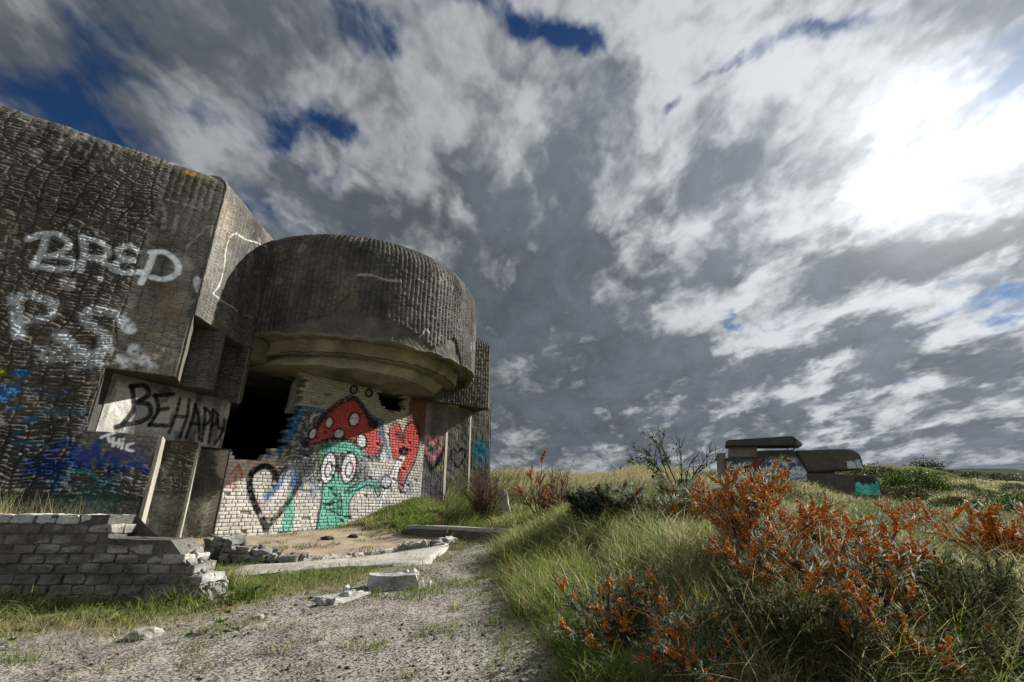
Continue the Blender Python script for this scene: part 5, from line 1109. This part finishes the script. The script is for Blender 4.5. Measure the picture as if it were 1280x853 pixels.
# 5 small broad-leaved weeds
def leaf_quads(P, D, U, L, W, col, fold=.25):
    """narrow leaf: base P, direction D, side U, two folded halves"""
    n = len(P); N = np.cross(D, U); mid = P+D*(L*.45)[:, None]+N*(L*.06)[:, None]; tip = P+D*L[:, None]
    V = np.stack([P, mid+U*(W*.5)[:, None]+N*(W*fold)[:, None], tip, mid-U*(W*.5)[:, None]+N*(W*fold)[:, None]], 1)
    F = np.arange(n*4).reshape(n, 4); return V.reshape(-1, 3), F, np.repeat(col, 4, 0)
def unit(v): return v/(np.linalg.norm(v, axis=-1, keepdims=True)+1e-9)
def weeds():
    parts = []
    for u, v, r, m in ((235, 755, .28, 14), (290, 755, .28, 16), (320, 750, .2, 8), (60, 770, .3, 6), (130, 775, .3, 6), (190, 745, .25, 9), (265, 790, .2, 6), (20, 800, .25, 4), (490, 650, .4, 10), (690, 745, .3, 14), (710, 720, .3, 12)):
        p = gpt(u, v)
        for i in range(m):
            x, y = p[0]+rng.normal(0, r*.5), p[1]+rng.normal(0, r*.4)
            if not free(np.array([x]), np.array([y]))[0]: continue
            z = h1(x, y)+rng.uniform(0, .10); n = 9; a = rng.uniform(0, 6.28, n); D = unit(np.stack([np.cos(a), np.sin(a), rng.uniform(.1, .8, n)], -1)); U = unit(np.cross(D, [0, 0, 1.]))
            parts.append(leaf_quads(np.tile([x, y, z], (n, 1)), D, U, rng.uniform(.02, .05, n), rng.uniform(.014, .03, n), pal(n, [(.05, .10, .02), (.07, .13, .03), (.04, .08, .02), (.12, .13, .03)])))
    stuff('weeds', parts, 'small broad-leaved weeds in front of the ruined wall', 'weeds', M_LEAF)
weeds()
# --- woody shrubs
def tube(path, r0, r1, sides=5):
    path = np.array(path); n = len(path); T = unit(np.gradient(path, axis=0)); up = np.array([.13, .31, .94]); A = unit(np.cross(T, up)); B = np.cross(T, A)
    r = np.linspace(r0, r1, n)[:, None, None]; a = np.linspace(0, 2*math.pi, sides, endpoint=False)
    V = path[:, None]+r*(A[:, None]*np.cos(a)[None, :, None]+B[:, None]*np.sin(a)[None, :, None]); idx = np.arange(n*sides).reshape(n, sides); nx = np.roll(idx, -1, 1)
    F = np.stack([idx[:-1], nx[:-1], nx[1:], idx[1:]], -1).reshape(-1, 4); return V.reshape(-1, 3), F
_t = (1+5**.5)/2
ICO = unit(np.array([(-1, _t, 0), (1, _t, 0), (-1, -_t, 0), (1, -_t, 0), (0, -1, _t), (0, 1, _t), (0, -1, -_t), (0, 1, -_t), (_t, 0, -1), (_t, 0, 1), (-_t, 0, -1), (-_t, 0, 1)], float))
ICF = np.array([(0, 11, 5), (0, 5, 1), (0, 1, 7), (0, 7, 10), (0, 10, 11), (1, 5, 9), (5, 11, 4), (11, 10, 2), (10, 7, 6), (7, 1, 8), (3, 9, 4), (3, 4, 2), (3, 2, 6), (3, 6, 8), (3, 8, 9), (4, 9, 5), (2, 4, 11), (6, 2, 10), (8, 6, 7), (9, 8, 1)])
def grow(p, d, L, droop, wig, n=9):
    out = [np.array(p, float)]; d = unit(np.array(d, float))
    for i in range(n-1):
        d = unit(d+np.array([rng.normal(0, wig), rng.normal(0, wig), rng.normal(0, wig)-droop])); out.append(out[-1]+d*L/(n-1))
    return np.array(out)
SILVER = [(.13, .15, .06), (.17, .18, .08), (.22, .25, .18), (.32, .35, .29), (.15, .19, .11), (.44, .47, .42), (.12, .16, .08)]
ORANGE = [(.62, .22, .033), (.70, .28, .045), (.55, .17, .025), (.66, .24, .035), (.45, .12, .02)]
def buckthorn(name, label, cat, u, v, h, spread, lean=(0, 0), droop=.03, stems=12, twigs=8, berry=.7, leaf=1., bs=.0062, lcols=SILVER, group=None, twl=(.10, .24), yoff=0, upright=.0, berry_from=.25, bcols=ORANGE, lsize=1.):
    p = gpt(u, v); root = thing(name, label, cat, p, group)
    TV, TF, TC = [], [], []; off = 0; LP, LD, LL = [], [], []; BP, BR = [], []
    def add(path, r0, r1, c, s=5):
        nonlocal off
        V, F = tube(path, r0, r1, s); TV.append(V); TF.append(F+off); TC.append(np.tile(c, (len(V), 1))); off += len(V)
    for i in range(stems):
        a = rng.uniform(0, 6.28); rr = math.sqrt(rng.random()); tilt = rr*spread/max(h, .1)
        d = np.array([math.cos(a)*tilt+lean[0], math.sin(a)*tilt+lean[1], 1.+upright]); L = h*rng.uniform(.75, 1.1)*math.sqrt(1+tilt**2*.5+(lean[0]**2+lean[1]**2)*.6)
        base = np.array([rng.normal(0, spread*.22), rng.normal(0, spread*.22), -.05]); st = grow(base, d, L, droop, .10, 11)
        add(st, .008+.006*h, .002, np.array([.055, .045, .038])*rng.uniform(.7, 1.3))
        nt = int(twigs*rng.uniform(.7, 1.3))
        for j in range(nt):
            t = rng.uniform(berry_from, 1.0)*.999; k = t*10; i0 = int(k); q = st[i0]*(1-(k-i0))+st[min(i0+1, 10)]*(k-i0); T = unit(st[min(i0+1, 10)]-st[max(i0-1, 0)])
            sd_ = unit(rng.normal(0, 1, 3)); D = unit(T*1.0+unit(sd_-T*(sd_@T))*rng.uniform(.5, 1.2)+np.array([0, 0, .25])); tl = rng.uniform(*twl)*(1.15-.4*t)
            tw = grow(q, D, tl, droop*.5, .09, 6); add(tw, .0028, .0012, np.array([.075, .055, .04])*rng.uniform(.7, 1.3), 4)
            if rng.random() < berry:
                nb = int(tl*.8/(bs*.40)*rng.uniform(.6, 1.2)); tt = rng.uniform(.05, .78, nb)*5; ii = tt.astype(int); f = (tt-ii)[:, None]; c = tw[ii]*(1-f)+tw[ii+1]*f
                o = unit(rng.normal(0, 1, (nb, 3))); o = o*rng.uniform(.6, 2.3, (nb, 1))*bs; BP.append(c+o); BR.append(np.full(nb, bs)*rng.uniform(.75, 1.2, nb))
            nl = max(1, int(leaf*tl*150)); tt = rng.uniform(.1, 1., nl)*4.99; ii = tt.astype(int); f = (tt-ii)[:, None]; c = tw[ii]*(1-f)+tw[ii+1]*f; TT = unit(tw[ii+1]-tw[ii]); sd2 = unit(rng.normal(0, 1, (nl, 3))); LP.append(c); LD.append(unit(TT*.8+sd2*.75+np.array([0, 0, .15]))); LL.append(rng.uniform(.028, .06, nl)*lsize)
    local_mesh('branches', np.concatenate(TV), np.concatenate(TF), M_TWIG, np.concatenate(TC), root)
    P = np.concatenate(LP); D = np.concatenate(LD); L = np.concatenate(LL); n = len(P)
    if leaf > 0: V, F, C = leaf_quads(P, D, unit(np.cross(D, unit(rng.normal(0, 1, (n, 3))))), L, L*rng.uniform(.12, .2, n), pal(n, lcols, .25)); local_mesh('leaves', V, F, M_LEAF, C, root)
    if BP:
        P = np.concatenate(BP); R = np.concatenate(BR); n = len(P); V = P[:, None]+ICO[None]*R[:, None, None]*np.array([1, 1, 1.1]); F = ICF[None]+(np.arange(n)*12)[:, None, None]
        o = local_mesh('berries', V.reshape(-1, 3), F.reshape(-1, 3), M_BERRY, np.repeat(pal(n, bcols, .2), 12, 0), root)
        o.data.polygons.foreach_set('use_smooth', np.ones(len(F)*20, bool))
    return root
G = 'sea buckthorn bushes in the dune grass'
buckthorn('sea_buckthorn', 'tallest sea buckthorn below the slab-roofed bunker, its orange berry spikes reaching the skyline', 'bush', 945, 708, .70, .42, (-.05, .0), .02, 22, 15, .85, .8, .0066, group=G)
buckthorn('sea_buckthorn', 'biggest sprawling sea buckthorn with heavy orange branches drooping right in the foreground', 'bush', 1030, 768, .42, .56, (.85, -.15), .06, 34, 16, .9, .7, .0058, group=G, twl=(.12, .26))
buckthorn('sea_buckthorn', 'low dark sea buckthorn beside the track with silvery leaves and scattered orange berries', 'bush', 800, 800, .36, .44, (-.05, -.1), .03, 34, 13, .42, 1.3, .0050, group=G, twl=(.07, .15), lsize=.7, lcols=SILVER[:3]+SILVER[4:]+[(.10, .13, .07), (.36, .39, .34)])
buckthorn('sea_buckthorn', 'low shaded sea buckthorn at the bottom edge with dim red-orange berries', 'bush', 880, 850, .26, .30, (.1, -.1), .03, 18, 10, .5, 1.3, .0045, group=G, twl=(.07, .14), lsize=.7, lcols=SILVER[:1]+SILVER[2:3]+SILVER[4:], bcols=[(.5, .12, .02), (.6, .16, .02)])
buckthorn('sea_buckthorn', 'foreground sea buckthorn with steep berry spikes at the bottom centre right', 'bush', 1090, 842, .34, .28, (.25, -.1), .03, 16, 14, .75, .6, .0046, group=G, twl=(.08, .18), lsize=.75)
buckthorn('sea_buckthorn', 'open sea buckthorn with bare dark stems below the teal front of the far bunker', 'bush', 1150, 684, .46, .40, (.1, .0), .01, 10, 11, .9, .5, .0078, group=G, twl=(.15, .32))
buckthorn('sea_buckthorn', 'sea buckthorn with upright orange spikes at the right edge of the view', 'bush', 1262, 712, .52, .36, (.0, .0), .01, 12, 12, .9, .5, .0066, group=G, twl=(.13, .26))
buckthorn('sea_buckthorn', 'small sea buckthorn with orange tips standing in pale grass below the sprayed flank', 'bush', 1035, 655, .32, .36, (.0, .0), .01, 9, 8, .8, .7, .0095, group=G, twl=(.15, .3))
buckthorn('sea_buckthorn', 'broad grey-green sea buckthorn with sparse berries below the bare little tree', 'bush', 860, 655, .52, .75, (.0, .0), .02, 22, 9, .38, 1.7, .0095, group=G, twl=(.14, .26), lsize=1.4)
buckthorn('sea_buckthorn', 'low grey-green sea buckthorn with faded reddish berries left of the bare little tree', 'bush', 775, 650, .44, .65, (.0, .0), .02, 20, 9, .36, 1.7, .0095, group=G, twl=(.14, .24), lsize=1.4, bcols=[(.36, .09, .03), (.42, .12, .04)])
buckthorn('sea_buckthorn', 'thin upright sea buckthorn with rusty orange twigs on the bank nearest the gun bunker', 'bush', 686, 650, .95, .62, (.0, .0), .0, 18, 9, .36, .5, .0100, group=G, twl=(.18, .36), bcols=[(.42, .13, .05), (.36, .12, .05)], lsize=1.0, lcols=SILVER[2:3]+[(.16, .12, .07), (.2, .15, .08), (.1, .12, .05)])
buckthorn('sea_buckthorn', 'knee-high sea buckthorn in rough grass between the drooping bush and the right edge', 'bush', 1185, 695, .30, .4, (-.1, .0), .02, 11, 10, .5, .8, .0060, group=G, twl=(.12, .22))
buckthorn('sea_buckthorn', 'sea buckthorn in front of the tallest bush, berries half hidden by olive grass', 'bush', 985, 742, .40, .40, (.3, -.1), .04, 20, 13, .7, .9, .0058, group=G, twl=(.10, .2), lsize=.8)
buckthorn('sea_buckthorn', 'dark sea buckthorn with downward berry spikes among the feathery foreground shrubs', 'bush', 1120, 800, .36, .34, (.5, -.1), .06, 20, 13, .75, .8, .0050, group=G, twl=(.10, .2), lsize=.75)
buckthorn('sea_buckthorn', 'arching sea buckthorn whose orange sprays fall to the right below the tallest bush', 'bush', 1005, 712, .46, .42, (.7, -.05), .06, 22, 15, .9, .7, .0064, group=G, twl=(.11, .24))
buckthorn('sea_buckthorn', 'long low sea buckthorn spray reaching into the shaded hollow on the right', 'bush', 1080, 742, .34, .40, (.9, -.1), .06, 20, 14, .85, .7, .0058, group=G, twl=(.11, .22))
# other shrubs
OG = [(.07, .085, .03), (.10, .11, .045), (.05, .065, .022), (.12, .115, .06)]
GG = 'feathery green shrubs without berries'
buckthorn('feathery_shrub', 'feathery olive shrub swept to the right in the bottom right corner', 'shrub', 1190, 830, .34, .36, (.6, -.1), .04, 22, 12, 0, 2.4, lcols=OG, group=GG, twl=(.10, .2), lsize=.65)
buckthorn('feathery_shrub', 'feathery olive shrub between the two drooping berry bushes in the foreground', 'shrub', 1020, 835, .32, .34, (.2, -.1), .04, 18, 12, 0, 2.2, lcols=OG, group=GG, twl=(.10, .2), lsize=.65)
buckthorn('feathery_shrub', 'dark shaded shrub in the hollow at the right edge below the berry spikes', 'shrub', 1240, 790, .36, .40, (.1, 0), .03, 18, 11, 0, 2.0, lcols=OG, group=GG, twl=(.10, .2), lsize=.8)
buckthorn('feathery_shrub', 'feathery olive shrub at the bottom edge right of the low dark berry bush', 'shrub', 945, 805, .30, .34, (.15, -.05), .04, 20, 12, 0, 2.2, lcols=OG, group=GG, twl=(.10, .2), lsize=.65)
buckthorn('feathery_shrub', 'shaded olive shrub under the falling orange sprays on the right', 'shrub', 1150, 765, .32, .40, (.3, -.05), .04, 22, 12, 0, 2.2, lcols=OG, group=GG, twl=(.10, .2), lsize=.65)
buckthorn('evergreen_shrub', 'small rounded dark evergreen shrub on the grassy bank right of the post stump', 'shrub', 742, 656, .42, .34, (0, 0), .02, 26, 12, 0, 3.0, lcols=[(.022, .035, .018), (.03, .05, .025), (.05, .065, .05)], twl=(.12, .22), lsize=1.2)
buckthorn('dead_bush', 'reddish brown dead bush leaning against the outer corner of the gun bunker', 'bush', 603, 655, 1.05, .38, (.0, .0), .0, 34, 16, 0, .5, lcols=[(.16, .08, .05), (.12, .06, .04), (.2, .12, .08)], twl=(.15, .35), lsize=.8, berry_from=.15)
def little_tree():
    p = gpt(850, 622); root = thing('small_tree', 'spindly half-bare little tree with a few green leaves against the grey sky', 'tree', p); s = np.hypot(p[0], p[1])/10
    TV, TF, TC, LP, LD = [], [], [], [], []; off = 0
    def add(path, r0, r1):
        nonlocal off
        V, F = tube(path, r0*s, r1*s, 5); TV.append(V); TF.append(F+off); TC.append(np.tile([.06, .055, .05], (len(V), 1))); off += len(V)
    trunkV = []
    for k, (dx, L) in enumerate(((-.9, .95), (-.15, 1.15), (.2, 1.05), (.75, 1.05), (-1.4, .9), (1.2, .95), (-.5, 1.2), (-.7, 1.15), (.5, .8))):
        st = grow((rng.normal(0, .03), 0, 0), (dx, rng.normal(0, .2), 1), L*s*1.15, -.03, .10, 12); add(st, .018, .003)
        for j in range(14):
            i = rng.integers(4, 11); sd_ = rng.normal(0, 1, 3); tw = grow(st[i], unit(st[i]-st[i-1])+unit(sd_)*.8+np.array([0, 0, .2]), rng.uniform(.15, .45)*s, 0, .14, 7); add(tw, .007, .002)
            if dx < -.1 and rng.random() < .5:
                m = rng.integers(3, 9); ii = rng.integers(2, 7, m); LP.append(tw[ii]); LD.append(unit(rng.normal(0, 1, (m, 3))))
    local_mesh('branches', np.concatenate(TV), np.concatenate(TF), M_TWIG, np.concatenate(TC), root)
    P = np.concatenate(LP); D = np.concatenate(LD); n = len(P); V, F, C = leaf_quads(P, D, unit(np.cross(D, rng.normal(0, 1, (n, 3)))), rng.uniform(.05, .10, n)*s, rng.uniform(.035, .06, n)*s, pal(n, [(.06, .11, .02), (.09, .13, .03), (.04, .07, .02)])); local_mesh('leaves', V, F, M_LEAF, C, root)
little_tree()
# rounded shrubs of the far dunes: leaf clumps in an uneven crown over short stems
def round_shrub(name, label, u, v, Y, w, h, cols, n=2600, leaf=.16, seed=0, group=None, gap=.35, cat='shrub', top=None):
    a = at(u, v, Y); x, y = a[0], a[1]; z = h1(x, y); root = thing(name, label, cat, (x, y, z), group)
    P = unit(rng.normal(0, 1, (n, 3))); P[:, 2] = np.abs(P[:, 2])
    r = rng.uniform(.5, 1., n)**.5; f = .65+.7*fbm(P[:, 0]*2+seed, P[:, 1]*2+P[:, 2]*2, 240+seed, 3); k = fbm(P[:, 0]*3.3+seed, P[:, 1]*3.3+P[:, 2]*3, 250+seed, 3) > gap
    P = (P*(r*f)[:, None]*np.array([w/2, w/2, h]))[k]; n = len(P); D = unit(rng.normal(0, 1, (n, 3))+np.array([0, 0, .5])); L = rng.uniform(.6, 1.3, n)*leaf
    V, F, C = leaf_quads(P, D, unit(np.cross(D, rng.normal(0, 1, (n, 3)))), L, L*.55, pal(n, cols, .3)); local_mesh('foliage', V, F, M_LEAF, C, root)
    TV, TF = [], []; o = 0
    for i in range(9):
        V, F = tube(grow((rng.normal(0, .01), rng.normal(0, .01), -.1), (rng.normal(0, .6*w/h), rng.normal(0, .6*w/h), 1), h*.8, 0, .1, 6), .02*h+.01, .008, 5); TV.append(V); TF.append(F+o); o += len(V)
    V = np.concatenate(TV); local_mesh('stems', V, np.concatenate(TF), M_TWIG, np.tile([.06, .05, .04], (len(V), 1)), root); return root
LG = [(.07, .13, .015), (.09, .15, .02), (.05, .09, .015), (.12, .16, .03)]; DG = [(.03, .045, .018), (.04, .055, .022), (.055, .065, .03)]
round_shrub('round_shrub', 'bright green dome-shaped shrub right of the far bunker', 1143, 606, 50, 6.2, 2.0, LG+DG[:2], 5200, .2, 1)
round_shrub('round_shrub', 'dark brown-green shrub in front of the bright green dome', 1128, 612, 44, 4.4, 1.3, DG+[(.10, .085, .04), (.12, .1, .05)], 3600, .18, 2)
round_shrub('round_shrub', 'dark low shrub in the hollow right of the bright green dome', 1190, 624, 34, 3.4, .9, DG+[(.07, .07, .03)], 2600, .15, 3)
round_shrub('round_shrub', 'large rounded green shrub cut off by the right edge of the view', 1268, 634, 30, 4.6, 1.15, LG+DG, 4200, .15, 4)
round_shrub('round_shrub', 'straw coloured grassy tussock in front of the sprayed flank', 966, 596, 36, 1.9, .7, STRAW+OLIVE, 2200, .16, 5)
round_shrub('round_shrub', 'dark shrub on the skyline just right of the far bunker', 1094, 594, 75, 6.5, 1.4, DG+OLIVE[:1], 2400, .26, 6)
round_shrub('round_shrub', 'tiny dark shrub on the marram skyline left of the bare little tree', 795, 598, 40, 2.2, .55, DG, 900, .14, 7)
round_shrub('round_shrub', 'dark tuft of shrub on the marram skyline behind the rusty twigs', 700, 598, 30, 2.4, .5, DG+OLIVE, 900, .12, 8)
round_shrub('round_shrub', 'faint dark shrub on the skyline nearest the gun bunker', 637, 600, 32, 1.6, .4, DG+OLIVE, 700, .12, 9)
round_shrub('round_shrub', 'dark heather-like shrub at the foot of the bare little tree', 852, 610, 12.5, 1.3, .42, DG+[(.1, .08, .05)], 2400, .06, 10)
def dot_shrubs():
    first = None
    for i, (u, v, Y, k) in enumerate(((1205, 618, 60, 1.), (1228, 626, 46, .8), (1170, 612, 62, .9), (1246, 612, 84, 1.2), (1215, 606, 95, 1.3), (1262, 606, 105, 1.3), (1275, 618, 66, 1.), (1112, 622, 30, .5), (1150, 632, 26, .5), (1215, 642, 22, .45), (1180, 640, 24, .4), (1235, 604, 130, 1.6), (1186, 603, 120, 1.4), (1105, 600, 70, .9))):
        if first is None: first = o = round_shrub('dune_shrub', 'low dark shrub dotting the dune slope right of the far bunker', u, v, Y, 3.6, 1.0, DG+[(.07, .085, .035)], 1500, .17, 12, 'dark shrubs dotted over the right-hand dunes')
        else:
            o = first.copy(); COL.objects.link(o)
            for ch in first.children:
                c = ch.copy(); COL.objects.link(c); c.parent = o
        a = at(u, v, Y); o.location = (a[0], a[1], h1(a[0], a[1])); o.scale = (k, k, k*.9); o.rotation_euler[2] = i*1.7
dot_shrubs()
def far_tree():
    a = at(1163, 596, 105.); z = h1(a[0], a[1]); root = thing('distant_tree', 'broad thin-crowned tree on the skyline behind the green dome', 'tree', (a[0], a[1], z)); rs = 3.4
    TV, TF, LP = [], [], []; o = 0
    for i in range(12):
        st = grow((rng.normal(0, .5), 0, -.3), (rng.normal(0, .9), rng.normal(0, .5), 1), rng.uniform(2.5, 4.2), .02, .14, 9); V, F = tube(st, .12, .03, 5); TV.append(V); TF.append(F+o); o += len(V)
        for j in range(60): q = st[rng.integers(4, 9)]; LP.append(q+rng.normal(0, .55, 3)*np.array([1.3, 1, .6]))
    V = np.concatenate(TV); local_mesh('trunk', V, np.concatenate(TF), M_TWIG, np.tile([.06, .055, .045], (len(V), 1)), root)
    P = np.array(LP); n = len(P); D = unit(rng.normal(0, 1, (n, 3))); V, F, C = leaf_quads(P, D, unit(np.cross(D, rng.normal(0, 1, (n, 3)))), rng.uniform(.3, .55, n), rng.uniform(.2, .35, n), pal(n, [(.05, .065, .03), (.07, .08, .04)])); local_mesh('crown', V, F, M_LEAF, C, root)
far_tree()
def scrub():
    parts = []
    n = 90000; az = np.radians(rng.uniform(14, 54, n)); d = np.exp(rng.uniform(np.log(28), np.log(420), n)); x = np.sin(az)*d; y = np.cos(az)*d
    k = (fbm(x*.11, y*.11, 261, 4)+.06*sst(100, 300, d) > .54) & ~((np.hypot(x-25, y-48) < 9)); x, y, d = x[k], y[k], d[k]; n = len(x); s = d*.0022*rng.uniform(.6, 1.4, n)
    P = np.stack([x, y, H(x, y)+s*2*rng.uniform(.1, 1.1, n)*(.5+fbm(x*.2, y*.2, 262))], -1); D = unit(rng.normal(0, 1, (n, 3))+np.array([0, 0, .4])); f = sst(80, 300, d)[:, None]
    c = pal(n, DG+[(.07, .085, .035), (.09, .09, .04), (.10, .075, .04), (.055, .07, .03)], .3); c = c*(1-.4*f)+np.array([.07, .075, .06])*.4*f
    parts.append(leaf_quads(P, D, unit(np.cross(D, rng.normal(0, 1, (n, 3)))), s*1.3, s*.9, c)); stuff('dune_scrub', parts, 'dark low scrub speckling the far dunes to the horizon', 'scrub', M_LEAF)
scrub()
# dry stalks and fallen sticks
def sticks():
    for i, (label, pts, r) in enumerate((('long pale dead stalk arching out of the green bank', [(792, 620), (800, 640), (815, 665), (835, 690)], .006), ('thin pale dead twig standing in the grass by the evergreen shrub', [(733, 634), (738, 648), (745, 656)], .007), ('pale bare dead branch rising beside the brown dead bush', [(601, 588), (605, 604), (610, 625)], .012), ('curved pale stalk in the rough grass right of the drooping berry bush', [(1168, 748), (1185, 752), (1205, 765)], .005))):
        g = gpt(*pts[-1]); Y = g[1]; P = np.array([at(u, v, Y-.0) for u, v in pts]); P = np.vstack([P, [g[0]+.01, g[1], g[2]-.03]]); P[:, 1] += rng.normal(0, .04, len(P)); V, F = tube(np.array(curve([tuple(p) for p in P], 4)), r*.5, r, 5)
        tag(np_mesh('dead_stalk', V, F, M_TWIG, None, np.array([.33, .3, .25])), label, 'stalk')
sticks()
